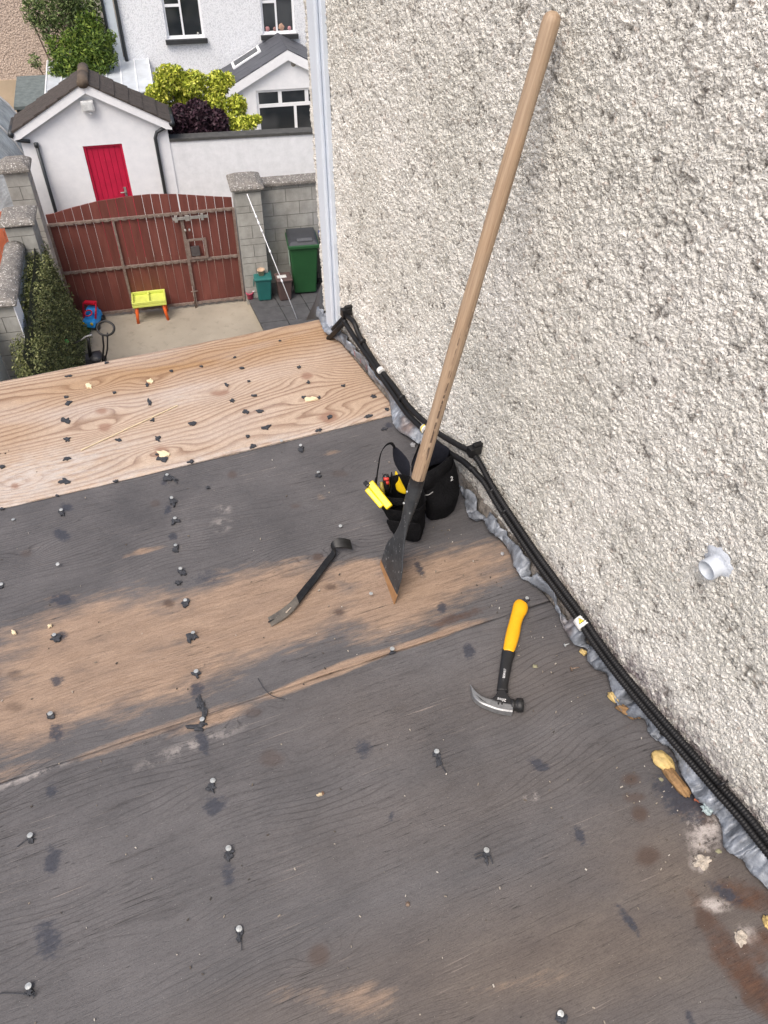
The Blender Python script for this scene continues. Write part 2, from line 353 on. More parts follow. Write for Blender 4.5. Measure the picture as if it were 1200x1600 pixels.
# raised dark paving on the right
TZ = .12
ter = thing('paved_terrace', None, None, yw(0, 0, 0), YR, kind='structure')
e0 = YG(389.5, 470, TZ); e1 = YG(409, 508, TZ); sl = (e1[0] - e0[0]) / (e1[1] - e0[1])
def ex(w_): return e0[0] + sl * (w_ - e0[1])
SLAB = speck('dark paving slab', (.085, .085, .088), (.055, .055, .058), (.16, .16, .16), -.1, 7, .85, .3)
b = MB(); b.hexa([(ex(-3.4)+.02, -3.4, 0.002), (6.6, -3.4, .002), (6.6, .39, .002), (ex(.39)+.02, .39, .002)], [(ex(-3.4)+.02, -3.4, TZ - .04), (6.6, -3.4, TZ - .04), (6.6, .39, TZ - .04), (ex(.39)+.02, .39, TZ - .04)])
obj('base', b, MORTAR, ter)
for i in range(7):
    for j in range(8):
        w1 = .38 - j * .46; w0 = w1 - .45; L = lambda q: ex(q) + i * .46
        bb = [(L(w0), w0), (L(w0) + .45, w0), (L(w1) + .45, w1), (L(w1), w1)]
        dz = random.uniform(-.004, .004); b = MB(); b.hexa([(x, y, TZ - .041) for x, y in bb], [(x, y, TZ + dz) for x, y in bb]); obj('paving_slab', b, SLAB, ter, bevel=.006)

# ------------------------------------------------------------------ the roof deck
FV, J1, J2 = 2.50, 1.852, .984            # front edge and joints, in v
def umax(v_):                             # where the house wall stands, in u
    d = wd[:2]; du = d[0] * cD + d[1] * sD; dv = -d[0] * sD + d[1] * cD
    p = (WP[0] * cD + WP[1] * sD, -WP[0] * sD + WP[1] * cD); return p[0] + (v_ - p[1]) * du / dv
DP = D
def blobmask(U, Vv, items, soft=.35):
    m = np.zeros_like(U)
    for it in items:
        px, py, rx, ry = it[:4]; an = it[4] if len(it) > 4 else 0; a = it[5] if len(it) > 5 else 1.0
        c = D(px, py); k = mpp(px, py)
        du = U - c[0]; dv = Vv - c[1]
        # image axes on the deck
        ex_ = D(px + 5, py) - c; ey_ = D(px, py + 5) - c; A = np.array([[ex_[0], ey_[0]], [ex_[1], ey_[1]]]) / 5; Ai = np.linalg.inv(A)
        x = Ai[0, 0] * du + Ai[0, 1] * dv; y = Ai[1, 0] * du + Ai[1, 1] * dv
        ca, sa = math.cos(R(an)), math.sin(R(an)); x, y = x * ca + y * sa, -x * sa + y * ca
        r = np.sqrt((x / rx) ** 2 + (y / ry) ** 2) + (vnoise(U * 38, Vv * 38, 77) - .5) * .7 * min(1, 20 / max(rx, ry)); m = np.maximum(m, a * np.clip((1 + soft - r) / (2 * soft), 0, 1))
    return m
DARKS0 = [(98,836,15,9),(97,937,12,9),(104,793,11,7),(270,838,7,7),(256,753,6,6),(265,795,5,7),(98,995,9,8),(90,1066,11,11),(88,1144,9,13),(84,1235,9,13),(81,1343,14,18),(76,1467,18,22),
 (307,1077,9,14),(319,1160,10,14),(337,1257,14,18),(356,1369,13,18),(569,1171,11,13),(735,1020,10,11),(838,1194,15,9,30),(692,950,9,7,30),(658,890,7,15,-25),(907,1305,7,18,-28),(985,1440,8,26,-35),(1078,1590,8,16,-25),(612,1276,6,10),
 (1062,1248,46,24,32,1.1),(1135,1395,30,10,30,1.0),(320,905,30,14,-15,.55),(75,700,4,4),(610,665,6,4)]
DARKS = [(t[0] + (t[1] % 5) - 2, t[1], t[2] * (.7 + (t[1] * 7 % 10) * .045), t[3] * (.75 + (t[0] * 3 % 10) * .04), t[4] if len(t) > 4 else (t[1] % 40) - 20, (t[5] if len(t) > 5 else 1.0) * (.7 + (t[1] % 7) * .05)) for t in DARKS0]
KNOTS_B = [(535,853,7,4),(497,870,8,5),(531,957,8,5),(517,917,9,4),(500,1493,16,18,0,.8),(422,1185,20,12,0,.5),(265,943,8,6),(24,1053,12,7,0,.6),(22,1105,14,7,0,.6),(986,1219,14,11),(1000,1272,13,11),(1012,1340,18,14),(990,1246,16,6,0,.7),(1098,1440,12,14),(1170,1562,12,12),(530,740,12,5,0,.4),(363,741,7,5,0,.7),(40,866,9,5,0,.5),(242,785,7,5,0,.5),(462,790,8,4,0,.6),(393,1113,12,6,0,.5),(270,1140,14,6,-15,.5)]
ORANGE = [(190,1050,220,62,-14,.75),(40,1110,110,60,-16,.7),(690,900,130,45,-16,.7),(160,1010,200,80,-13,.75),(400,955,170,62,-14,.95),(620,930,110,55,-16,.8),(360,985,90,40,-10,.95),(755,880,85,38,-18,.55),(60,1100,120,60,-14,.55),(340,1120,70,12,-20,.7),(520,1050,120,8,-21,.95),(680,994,90,6,-19,.85),(250,1140,140,9,-20,.6),(555,895,60,22,-10,.7),(225,860,34,5,-14,.7),
 (570,1560,70,32,-10,.45),(470,1555,60,20,0,.35),(20,1205,60,12,-22,.45),(520,706,16,5,-10,.5),(500,775,10,8,0,.35),(800,1540,120,18,-15,.25)]
PALES_B = [(880,1316,36,24,20,1.0),(1100,1312,26,26,0,.9),(1095,1350,14,10,0,1.0),(1165,1465,14,12,0,.9),(1115,1415,22,8,10,.9),(300,1165,70,7,-20,.45),(40,1216,60,4,-20,.6),(830,1246,10,6),(240,1190,30,8,-20,.3),(345,820,12,10,0,.4),(350,795,10,6,0,.5)]
PALES_B[0] = (1105,1290,30,22,20,1.0)
WET = [(1130,1480,26,90,-32,.9),(1180,1540,30,70,-30,.9),(1160,1400,60,26,20,.75),(1070,1250,50,34,30,.55),(990,1120,40,40,0,.35),(1180,1480,40,40,0,.9),(705,968,60,8,-18,.75)]
PALE_A = [(60,745,110,30,-12,1.0),(130,715,60,14,-14,.9),(230,740,260,10,-14,.85),(440,690,160,9,-13,.8),(270,625,50,14,-14,.5),(30,790,60,12,-13,1.0),(560,545,40,10,0,.3),(190,700,60,16,-12,.5)]
WARM_A = [(300,568,240,20,-11,1.0),(430,535,130,22,-10,.9),(500,520,50,20,0,.8),(560,590,60,50,0,.35),(130,600,120,16,-12,.7),(20,680,40,30,0,.4)]
KNOT_A = [(139,605,8,4),(235,598,7,4),(158,643,9,5),(163,668,10,6),(252,706,12,9),(488,625,12,5),(515,653,16,8),(343,615,12,4,-8),(480,588,8,5),(25,760,6,4)]
WARM_B = [(900,1500,380,110,-14,1.0),(620,1560,260,60,-10,.7),(1080,1380,160,110,20,1.0),(850,1060,260,50,-18,.35),(740,1250,240,60,-16,.3),(600,1120,120,60,0,.35)]
STEP = .0065
deck = thing('roof_deck', None, None, (0, 0, 0), R(DA), kind='structure')
def sheet(v0, v1, fresh, zt, u0=-2.9, edgej=.006):
    nr = int((v1 - v0) / STEP) + 1; nc = int(4.2 / STEP) if False else int(3.3 / STEP)
    vv = np.linspace(v0, v1, nr); tt = np.linspace(0, 1, nc)
    # slightly ragged long edges
    uM = umax(vv)[:, None] - .015
    # denser where it is seen
    U = u0 + (uM - u0) * (tt[None, :] ** .75); Vv = np.repeat(vv[:, None], nc, 1)
    rag = (vnoise(U * 14, U * 0 + 3, 5) - .5) * .004; tv = (Vv - v0) / (v1 - v0)
    Vv = Vv + rag * np.where(tv > .5, tv, -(1 - tv)) * 1.0
    Z = np.full_like(U, zt) + (vnoise(U * 2.3, Vv * 2.3, 9) - .5) * .004
    edge = np.minimum(tv, 1 - tv) * (v1 - v0); Z -= np.clip(.0015 - edge, 0, .0015) * (1.0 if fresh else .5)
    warpx = vnoise(U * 2.2, Vv * 6.5, 21) - .5; warp2 = vnoise(U * 6, Vv * 16, 22) - .5; warp3 = vnoise(U * .8, Vv * 2, 23) - .5; warp4 = vnoise(U * 3.6, Vv * 9, 24) - .5
    h = Vv + warpx * (.10 if fresh else .06) + warp2 * .030 + warp3 * .2 + warp4 * .05 * (1 if fresh else .4)
    kn = KNOT_A if fresh else KNOTS_B
    for it in kn:
        c = D(it[0], it[1]); s_ = 1.0 if fresh else .6
        r2 = ((U - c[0]) / (.085 * s_)) ** 2 + ((Vv - c[1]) / (.032 * s_)) ** 2
        h = h + .055 * s_ * np.exp(-r2) * (1 if (it[0] // 7) % 2 else -1)
    knot = blobmask(U, Vv, kn, .3)
    dark = blobmask(U, Vv, [] if fresh else DARKS, .6)
    if fresh: om = np.zeros_like(U); pale = blobmask(U, Vv, PALE_A, .7); wet = om; warm = blobmask(U, Vv, WARM_A, .8)
    else: om = blobmask(U, Vv, ORANGE, .55); pale = blobmask(U, Vv, PALES_B, .6); wet = blobmask(U, Vv, WET, .5); warm = blobmask(U, Vv, WARM_B, .7)
    nv = nr * nc; V3 = np.stack([U, Vv, Z], -1).reshape(-1, 3)
    # skirts give the sheet its 18 mm
    i = np.arange(nv).reshape(nr, nc); border = np.r_[i[0, :], i[1:, -1], i[-1, -2::-1], i[-2:0:-1, 0]]
    low = V3[border].copy(); low[:, 2] = zt - .018; k = len(border); a = border; b_ = np.roll(border, -1); la = nv + np.arange(k); lb = np.roll(la, -1)
    me = grid_mesh('plywood_sheet', V3, nr, nc, low, np.stack([a, la, lb, b_], -1))
    def fattr(name, arr):
        at = me.attributes.new(name, 'FLOAT', 'POINT'); at.data.foreach_set('value', np.r_[arr.reshape(-1), np.full(k, arr.mean())].astype(np.float32))
    def cattr(name, ch):
        at = me.attributes.new(name, 'FLOAT_COLOR', 'POINT'); c = np.stack([q.reshape(-1) for q in ch] + [np.ones(nv)], -1); c = np.vstack([c, c[border]])
        at.data.foreach_set('color', c.astype(np.float32).reshape(-1))
    fattr('grain', h); cattr('masks', (om, dark, pale)); cattr('masks2', (wet, knot, warm))
    return me
PLY_F = plywood('stripped plywood', True); PLY_G = plywood('weathered felt-stained plywood', False)
shA = tag(obj('plywood_sheet', sheet(J1 + .001, FV, True, .003), PLY_F, deck), 'bare pinkish plywood sheet with wavy grain at the far edge of the roof')
shB = tag(obj('plywood_sheet', sheet(J2 + .0003, J1 - .0008, False, 0.0), PLY_G, deck), 'grey plywood sheet with an orange bare band, middle of the roof')
shC = tag(obj('plywood_sheet', sheet(-1.4, J2 - .0003, False, 0.001), PLY_G, deck), 'dark grey brown plywood sheet nearest the viewer')
JOIST = simple('joist timber', (.25, .17, .10), .8)
b = MB()
for k in range(7): b.box(-2.8 + k * .5, -2.75 + k * .5, -1.4, FV - .03, -.2, -.017)
obj('joist', b, JOIST, deck)
b = MB(); b.box(-2.9, umax(FV) - .03, FV - .028, FV - .004, -.22, -.018); obj('fascia_board', b, TRIM, deck)
# the block of rooms the roof covers
ext = thing('flat_roof_extension', 'rendered two storey extension under the stripped plywood roof', 'building', (0, 0, G), R(DA))
b = MB(); b.box(-2.85, umax(FV) - .06, -1.35, FV - .12, 0, -G - .2); obj('wall', b, simple('extension render', (.5, .47, .42), .9, scale=20), ext)

# ---- nails, each with its scrap of felt
NAILS = [(21.7,814,0),(96.7,800,0),(92,886,0),(3,915,0),(261.7,745,1),(269,782,1),(273.7,811.7,1),(275,855,1),(283,892.7,1),(290,940,1),(86,995,1),(302.7,992.7,1),(307,1051,1),(80,1118,1),(317,1128,1),(333,1221.7,1),
 (49,1308,1),(358,1329,1),(374,1452.7,1),(46.7,1543,1),(759,1332,1),(875,1585,1),(682,1177,1),(612.7,1018,0),(532,824,0),(497.5,741,0),(579.7,931.8,0),(823,936.7,0),(440,692,0),(470,700,0)]
def scrap(px, py, rx, ry, seed, an=0, z=.0045, parent=deck, mat=FELT, name='felt_scrap', th=.0022):
    r = np.random.default_rng(seed); n = 13; poly = []
    for k in range(n):
        u = 2 * math.pi * k / n; q = 1 + r.uniform(-.6, .4); x = rx * math.cos(u) * q; y = ry * math.sin(u) * q
        x, y = x * math.cos(R(an)) - y * math.sin(R(an)), x * math.sin(R(an)) + y * math.cos(R(an)); d = D(px + x, py + y, 0)
        poly.append((d[0], d[1], z - .003))
    V = poly + [(p[0], p[1], z + th * r.uniform(.2, 1.6)) for p in poly]; c = np.mean(poly, 0); V.append((c[0], c[1], z + th * 1.6))
    b = MB(); b.add(V, [(k, (k + 1) % n, n + (k + 1) % n, n + k)[::-1] for k in range(n)] + [(n + (k + 1) % n, n + k, 2 * n) for k in range(n)])
    return obj(name, b, mat, parent)
hm = MB(); hm.disc((0, 0, 0), .0058, .0018, 14, .0012); nailmesh = hm.mesh('nail_head')
for i, (x, y, big) in enumerate(NAILS):
    d = D(x, y); zt = .0035 + .003 * (i % 3)
    o = obj('nail_head', nailmesh, GALV, deck, (d[0], d[1], zt + .002)); o.rotation_euler = (random.uniform(-.2, .2), random.uniform(-.2, .2), 0); s_ = 1.0 if y > 1000 else .85; o.scale = (s_, s_, s_)
    if big or i % 2: scrap(x - 1 + (i % 3), y + 3, 6.5 if big else 4.5, 6 if big else 3.5, 100 + i, an=(i * 47) % 90, z=.0035)
SCR_A = [(104,622,4,2),(106.7,631,7,4),(103,659,8,5),(105,688,6,5),(104,718,8,4,-12),(101.7,754,10,6),(182,753,5,2),(298,723,6,3,-15),(254,719,9,6),(247,687,5,5),(185,689,6,3),(239,658,4,3),(234,631,4,7),(230,603,3,4),(300,664,7,4,-15),(179,615,3,2),(363,628,4,3),(354,603,4,3),(384,645,5,4),(397,620,5,2),(378,577,4,2),(395,699,6,3,-15),(387,684,4,3),(108,589,6,1.6,-12),(5,731,5,3,-25),(90,776,4,2),(268,581,4,2),(4,797,4,2),(406,644,6,3),(417,669,8,4,-10),(388,597,3,2),(468,575,4,3),(482,599,3,3),(475,622,4,2),(499,623,3,3),(515,653,6,4),(497,674,6,3,-8),(537,604,4,2),(583.6,621,5,3),(604,641,4,3),(575.5,652,7,2.5,-8),(315,574,3,1.5),(367,560,3,1.5),(437,534,3,1.5),(167,568,4,1.5,-12),(520,512,6,3),(246,712,3,2),(600,672,6,2)]
for i, t in enumerate(SCR_A): scrap(t[0], t[1], t[2] * .85, t[3] * .8, 300 + i, t[4] if len(t) > 4 else 0, z=.006, th=.0008)
SCR_B = [(311,1098,5,11,-8),(318,1112,5,14,-12),(308,1138,14,6),(279,912,5,3),(92,998,6,5),(297,998,7,6),(374,1466,4,9),(760,1345,4,9,-5),(330,1232,7,8),(684,1190,6,8),(877,1596,9,10),(357,1340,6,6),(46,1553,7,7),(270,748,10,2,28),(325,763,3,2)]
for i, t in enumerate(SCR_B): scrap(t[0], t[1], t[2], t[3], 500 + i, t[4] if len(t) > 4 else 0, z=.004)
def thread(pts, r=.0009, parent=deck, mat=FELT, name='felt_thread'):
    b = MB(); b.tube(spline([D(x, y, z) for x, y, z in pts], 4 * len(pts)), r, 5); return obj(name, b, mat, parent)
thread([(403,1060,.005),(412,1075,.008),(423,1086,.006),(445,1093,.005)]); thread([(0,1552,.004),(22,1552,.005),(42,1553,.007)]); thread([(684,1184,.006),(690,1196,.008),(697,1207,.004)], .0012)
thread([(27,1323,.004),(37,1315,.005),(46,1309,.007)]); thread([(741,1336,.004),(750,1333,.006),(758,1332,.006)], .0013); thread([(742,1342,.004),(756,1338,.005)], .0013); thread([(376,1462,.004),(378,1485,.004)], .0009)
thread([(262,745,.006),(269,748,.007),(277,755,.005)], .0018); thread([(766,1337,.006),(770,1350,.004)], .0012)
thread([(52,1560,.004),(54,1550,.012),(46,1558,.004)], .0008); thread([(353,1332,.004),(350,1340,.006),(357,1341,.004)], .0008)
# torn pale fibres and resin spots in the bare sheet
CREAM = simple('torn pale wood', (.72, .60, .40), .8, var=.12, scale=60)
for i, t in enumerate([(139,605,7,3),(254,711,9,4.5),(236,597,7,3,-15),(487,625,10,3.5,-5),(22,990,4,3),(79,980,4,2,-20),(500,1243,5,2)]): scrap(t[0], t[1], t[2], t[3], 700 + i, t[4] if len(t) > 4 else 0, z=.0055, mat=CREAM, name='torn_fibre')
b = MB()
c0, c1 = D(127, 706), D(278, 635); dv_ = (c1 - c0) / np.linalg.norm(c1 - c0); nn = np.array([-dv_[1], dv_[0], 0])
pp = []
for k in range(16): pp.append(c0 + (c1 - c0) * k / 15 + nn * random.uniform(-.001, .001))
b.add([p + nn * .0022 + (0, 0, .0062) for p in pp] + [p - nn * .0012 + (0, 0, .0062) for p in pp], [(k, 16 + k, 17 + k, k + 1) for k in range(15)])
b.add([p + nn * .0022 + (0, 0, .004) for p in pp] + [p - nn * .0012 + (0, 0, .004) for p in pp], [(k, k + 1, 17 + k, 16 + k) for k in range(15)])
obj('scratch_fibre', b, CREAM, deck)
# ---- loose crumbs of felt, grit and wood
r = np.random.default_rng(5); b = MB()
for k in range(330):
    q = r.uniform(0, 1); px, py = (r.uniform(0, 1150), r.uniform(700, 1600)) if q < .62 else (None, None)
    if px is None:
        t = r.uniform(0, 1); px = 620 + 560 * t - abs(r.normal(0, 45)); py = 690 + 720 * t + abs(r.normal(0, 10))
    d = D(px, py); 
    if d[0] > umax(d[1]) - .03: continue
    s_ = r.uniform(.0004, .0012); e = r.uniform(1, 3); a = r.uniform(0, 3.14); V = []
    for sx, sy in ((-1, -1), (1, -1), (1, 1), (-1, 1)):
        x, y = sx * s_ * e, sy * s_; V.append((d[0] + x * math.cos(a) - y * math.sin(a), d[1] + x * math.sin(a) + y * math.cos(a), .0025))
    b.hexa(V, [(x, y, .0035 + s_ * 1.2) for x, y, z in V])
dm = N('grit'); gg = dm.node('ShaderNodeNewGeometry'); DEBRIS = dm.fin(dm.ramp(gg.outputs['Random Per Island'], [(0, (.03, .03, .03)), (.4, (.10, .08, .06)), (.75, (.30, .26, .21)), (1, (.55, .52, .47))], 'LINEAR'), .85)
o = obj('debris', b, DEBRIS, None, (0, 0, 0), R(DA)); tag(o, 'fine crumbs of felt, grit and wood strewn over the plywood roof', 'debris', kind='stuff')

# ------------------------------------------------------------------ the roughcast house wall
def lean(z): return .062 * np.clip(z, -1, 6)            # its far corner is a little out of plumb
sA = np.r_[np.arange(0, .35, .0036), np.arange(.35, 2.5, .0033), np.arange(2.5, 6.0, .08)]
zA = np.r_[np.arange(G, -.5, .08), np.arange(-.5, -.06, .01), np.arange(-.06, 1.45, .0034), np.arange(1.45, 4.2, .05)]
S, Z = np.meshgrid(sA, zA); nr, nc = S.shape
s0 = -.200 - lean(Z); Sx = s0 + S * (1 - s0 / 6.0)
V3 = WP[None, None] + Sx[..., None] * wd + Z[..., None] * np.array([0, 0, 1.])
V3 = V3.reshape(-1, 3); i = np.arange(nr * nc).reshape(nr, nc)
# return face at the far corner and back
ed = i[:, 0]; back = V3[ed] - wn * 5; k = len(ed)
fx = np.stack([ed[:-1], ed[1:], nr * nc + np.arange(1, k), nr * nc + np.arange(k - 1)], -1)
me = grid_mesh('wall', V3, nr, nc, back, fx)
me.flip_normals() if (Vector(me.polygons[0].normal) @ Vector(wn)) < 0 else None
ZZ = Z.reshape(-1); SS = Sx.reshape(-1)
st = np.clip(1 - np.abs(ZZ - .06 + .02 * (vnoise(SS * 9, ZZ * 2, 3) - .5)) / .09, 0, 1) * np.clip((SS - .9) / .6, .25, 1)
at = me.attributes.new('stain', 'FLOAT_COLOR', 'POINT'); c = np.ones((len(me.vertices), 4), np.float32) * 0; c[:, 3] = 1; c[:len(st), 0] = st; at.data.foreach_set('color', c.reshape(-1))
ROUGH = roughcast()
hw = thing('roughcast_house', 'tall roughcast house wall rising along the right side of the roof', 'building', (0, 0, G))
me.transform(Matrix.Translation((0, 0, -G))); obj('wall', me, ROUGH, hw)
# white boxed post by the far corner
post = thing('corner_post', 'white plastic boxing fixed upright near the far corner of the roughcast wall', 'pipe boxing', WP + wd * -.09)
b = MB()
def pw(s, z, off): return wd * (s + .09 - lean(z)) + wn * off + np.array([0, 0, z])
def pbox(s0_, s1_, o0, o1, z0=-.02, z1=4.0):
    b.hexa([pw(s0_, z0, o0), pw(s1_, z0, o0), pw(s1_, z0, o1), pw(s0_, z0, o1)], [pw(s0_, z1, o0), pw(s1_, z1, o0), pw(s1_, z1, o1), pw(s0_, z1, o1)])
pbox(-.122, -.032, .0, .018); 
POSTM = simple('bluish white upvc', (.60, .66, .74), .35, var=.04, bump=0)
obj('backplate', b, POSTM, post, bevel=.003); b = MB(); pbox(-.108, -.046, .0185, .032); obj('cover', b, POSTM, post, bevel=.005)
# waste pipe
vc = WL(1122, 882); vp = thing('waste_pipe', 'short white plastic waste pipe sealed into the roughcast wall', 'pipe', vc)
ax = wn + np.array([0, 0, -.12]); ax /= np.linalg.norm(ax)
PVC = simple('white pvc pipe', (.52, .56, .61), .4, var=.08, scale=30, bump=.05)
n = 28; a1 = np.cross(ax, (0, 0, 1.)); a1 /= np.linalg.norm(a1); b1 = np.cross(a1, ax); V = []; rr = .0205
prof = [(-.02, rr), (.027, rr), (.0285, rr - .0012), (.027, rr - .003), (-.02, rr - .003)]
for d_, q in prof:
    for k in range(n): V.append(ax * d_ + (a1 * math.cos(2 * math.pi * k / n) + b1 * math.sin(2 * math.pi * k / n)) * q)
b = MB(); b.add(V, [(j * n + k, j * n + (k + 1) % n, (j + 1) * n + (k + 1) % n, (j + 1) * n + k) for j in range(4) for k in range(n)] + [tuple(4 * n + k for k in range(n))], True); obj('pipe', b, PVC, vp)
V = []; rg = np.random.default_rng(3); rows = [(rr - .001, .009), (rr + .003, .0035), (rr + .007, .003), (rr + .011, .002), (rr + .019, -.002)]
ro = rg.uniform(.3, 1.9, n); ro = (ro + np.roll(ro, 1)) / 2
for q, d_ in rows:
    for k in range(n):
        u = 2 * math.pi * k / n; f = rr + (q - rr) * (ro[k] * (.8 + .3 * max(0, math.sin(u + .4)))); V.append(wn * (d_ + rg.uniform(-.0012, .0012)) + (a1 * math.cos(u) + b1 * math.sin(u)) * f)
b = MB(); b.add(V, [(j * n + k, j * n + (k + 1) % n, (j + 1) * n + (k + 1) % n, (j + 1) * n + k) for j in range(4) for k in range(n)], True)
obj('sealant', b, simple('smeared sealant', (.54, .58, .64), .45, var=.1, scale=60, bump=.5), vp)
# ------------------------------------------------------------------ conduits along the wall foot
def wpts(L, off): return [WL(x, y, off) for x, y in L]
A0 = [(541,493),(553,504),(559,519),(568,537),(580,557),(593,576),(614,602),(638,634),(662,658),(684,676),(710,692),(736,706)]
A1 = [(736, 706), (748, 721), (761, 745), (782, 780), (809, 821), (841, 868), (873, 912), (907, 958), (930, 993), (959, 1033), (997, 1080), (1041, 1131), (1086, 1182), (1124, 1225), (1164, 1269), (1193, 1305), (1248, 1372), (1307, 1446)]
B0 = [(538.7,503),(553,526),(566.7,546),(578.7,563),(591,582),(612,612),(636,646),(656,666),(678,688),(700,706),(724,721),(738,734)]
B1 = [(738, 732), (744, 740), (755.0, 752.0), (776.0, 787.0), (803.0, 828.0), (835.0, 875.0), (867.0, 919.0), (901.0, 965.0), (924.0, 1000.0), (953.0, 1040.0), (990.8, 1087.3), (1034.4, 1138.8), (1078.9, 1190.2), (1116.6, 1233.6), (1156.2, 1278.0), (1185.0, 1314.4), (1239.4, 1382.0), (1297.8, 1456.7)]
def corr(pts, r, amp, pitch):
    L = np.r_[0, np.cumsum(np.linalg.norm(np.diff(np.array(pts), axis=0), axis=1))]; n_ = int(L[-1] / pitch * 4); q = np.linspace(0, L[-1], n_)
    a = np.array(pts); pp = np.stack([np.interp(q, L, a[:, j]) for j in range(3)], -1)
    return list(pp), [r + amp * (.5 + .5 * math.sin(x / pitch * 2 * math.pi)) for x in q]
CORR = simple('corrugated black conduit', (.010, .010, .011), .5, var=.3, bump=0, spec=.28)
for nm, S0, S1, off, lab, dz in (('a', A0, A1, .026, 'black conduit nearest the wall, upper of the pair running along its foot', 0), ('b', B0, B1, .036, 'black conduit beside the lead strip, lower of the pair along the wall foot', 0)):
    t = thing('conduit', lab, 'conduit', WP, group=None)
    p0 = wpts(S0, off); 
    st0 = [WL(507 if nm == 'a' else 514, 529, off + .01), WL(523 if nm == 'a' else 526, 512 if nm == 'a' else 516, off)]
    b = MB(); b.tube([st0[0] - WP, st0[0] * .5 + p0[0] * .5 - WP, p0[0] - WP], .0092, 12); b.blob(p0[0] - WP, .0105, .0105, .0105, 1, 0); b.blob(st0[0] - WP, .011, .011, .011, 1, 0); b.tube([q - WP for q in spline(p0, 60)], .0088, 12); obj('smooth_tube', b, CORR, t)
    pp, rd = corr([q - WP for q in spline(wpts(S1, off), 260)], .0072, .0018, .0062)
    b = MB(); b.tube(pp, rd, 12); obj('corrugated_tube', b, CORR, t)
def band(name, lab, cat, px, py, off, w_, r_, mat, axis_px, parent=None):
    c = WL(px, py, off); d = WL(px + axis_px[0], py + axis_px[1], off) - c; d /= np.linalg.norm(d)
    t = thing(name, lab, cat, c) if parent is None else parent
    b = MB(); b.tube([-d * w_ / 2, -d * w_ / 2 * .98, d * w_ / 2 * .98, d * w_ / 2], [r_ * .97, r_, r_, r_ * .97], 18); obj('band' if parent is None else name, b, mat, t); return t, c, d
WTAPE = simple('white label tape', (.74, .74, .72), .5, var=.05, bump=0); YEL = simple('yellow print', (.80, .58, .03), .5, var=.08, bump=0)
BLK = simple('black print', (.015, .015, .015), .5, bump=0)
band('cable_tag', 'small white tape band on the conduits near the white post', 'cable label', 595, 579, .031, .014, .0125, WTAPE, (10, 14))
t, c, d = band('warning_label', 'white wrap label with a yellow warning triangle around the conduit above the hammer', 'label', 909.5, 973, .031, .026, .0172, WTAPE, (25, 34))
view = np.array(CAM) - c; view /= np.linalg.norm(view); sdv = np.cross(view, d); sdv /= np.linalg.norm(sdv); nv_ = np.cross(d, sdv); nv_ = nv_ if nv_ @ view > 0 else -nv_
def tri(sz, lift, mat, name, cx_=0.0):
    b = MB(); up = -d; o_ = nv_ * (.0172 + lift) + sdv * cx_
    b.prism([o_ + up * sz, o_ - up * sz * .6 + sdv * sz * .9, o_ - up * sz * .6 - sdv * sz * .9], nv_ * .0006); return obj(name, b, mat, t)
tri(.0092, .0004, BLK, 'triangle_border'); tri(.0072, .0012, YEL, 'triangle')
b = MB(); o_ = nv_ * .0192; b.prism([o_ - d * .0035 + sdv * .0012, o_ + d * .0005 + sdv * .0014, o_ + d * .0002 + sdv * .0001, o_ + d * .0036 - sdv * .0002, o_ - d * .0002 - sdv * .0014, o_ + d * .0001 - sdv * .0002], nv_ * .0004); obj('bolt_symbol', b, BLK, t)
t2, c, d = band('cable_tag', 'white and yellow tape wrapped on the conduits behind the scraper handle', 'cable label', 664, 670, .034, .014, .0145, WTAPE, (20, 18)); 
band('yellow_band', None, None, 664, 670, .034, .006, .0152, YEL, (20, 18), t2)
def clip(px, py, lab):
    c = WL(px, py, .02); t = thing('pipe_clip', lab, 'pipe clip', c, R(WA)); b = MB(); b.box(-.011, .011, -.024, .014, -.008, .02); b.box(-.007, .007, -.01, .02, .014, .028); obj('saddle', b, BLACKPL, t, bevel=.002)
    b = MB(); b.ring((0, -.006, -.006), (1, 0, 0), .0135, .0035, 16, 6); obj('clamp', b, BLACKPL, t)
clip(743, 705, 'black saddle clip holding the conduits above the tool pouch'); clip(543, 489, 'black saddle clip at the top of the conduit bend by the white post')
for i, (x, y) in enumerate([(567, 534), (628, 622), (770, 768), (790, 800), (1130, 1225)]):
    c = WL(x, y, .03); d = WL(x + 8, y + 11, .03) - c; d /= np.linalg.norm(d)
    b = MB(); b.tube([-d * .0022, d * .0018], .0125, 14); tag(obj('cable_tie', b, BLACKPL, None, tuple(c)), ['thin black tie on the conduits just below the upper bend', 'thin black tie on the conduits beside the bare plywood sheet', 'thin black tie on the conduits just past the clip', 'thin black tie on the conduits right of the tool pouch', 'thin black tie on the conduits near the yellow foam'][i], 'cable tie')
# ------------------------------------------------------------------ crumpled lead strip
FL = [(494,488),(500,505),(508,522),(524,530),(545,548),(560,562),(575,578),(590,597),(602,612),(609,630),(611,650),(618,668),(632,680),(650,692),(668,702),(690,712),(706,722),(716,742),(727,770),(728,795),(737,812),(752,813),(763,832),(778,841),(792,855),(799,868),(804,885),(812,901),(828,908),(852,927),(870,950),(876,968),(882,985),(896,1007),(916,1013),(919,1035),(928,1046),(945,1053),(955,1075),(960,1095),(970,1110),(990,1122),(1006,1125),(1016,1148),(1030,1160),(1044,1170),(1060,1195),(1070,1225),(1085,1250),(1105,1265),(1122,1280),(1128,1300),(1131,1325),(1145,1338),(1160,1345),(1178,1368),(1200,1392),(1230,1430),(1290,1500)]
lp = spline([P(x, y, .018) for x, y in FL], 760); ln = thing('lead_strip', 'crumpled grey lead flashing strip curling along the foot of the roughcast wall', 'flashing', WP)
V = []; nr = 7
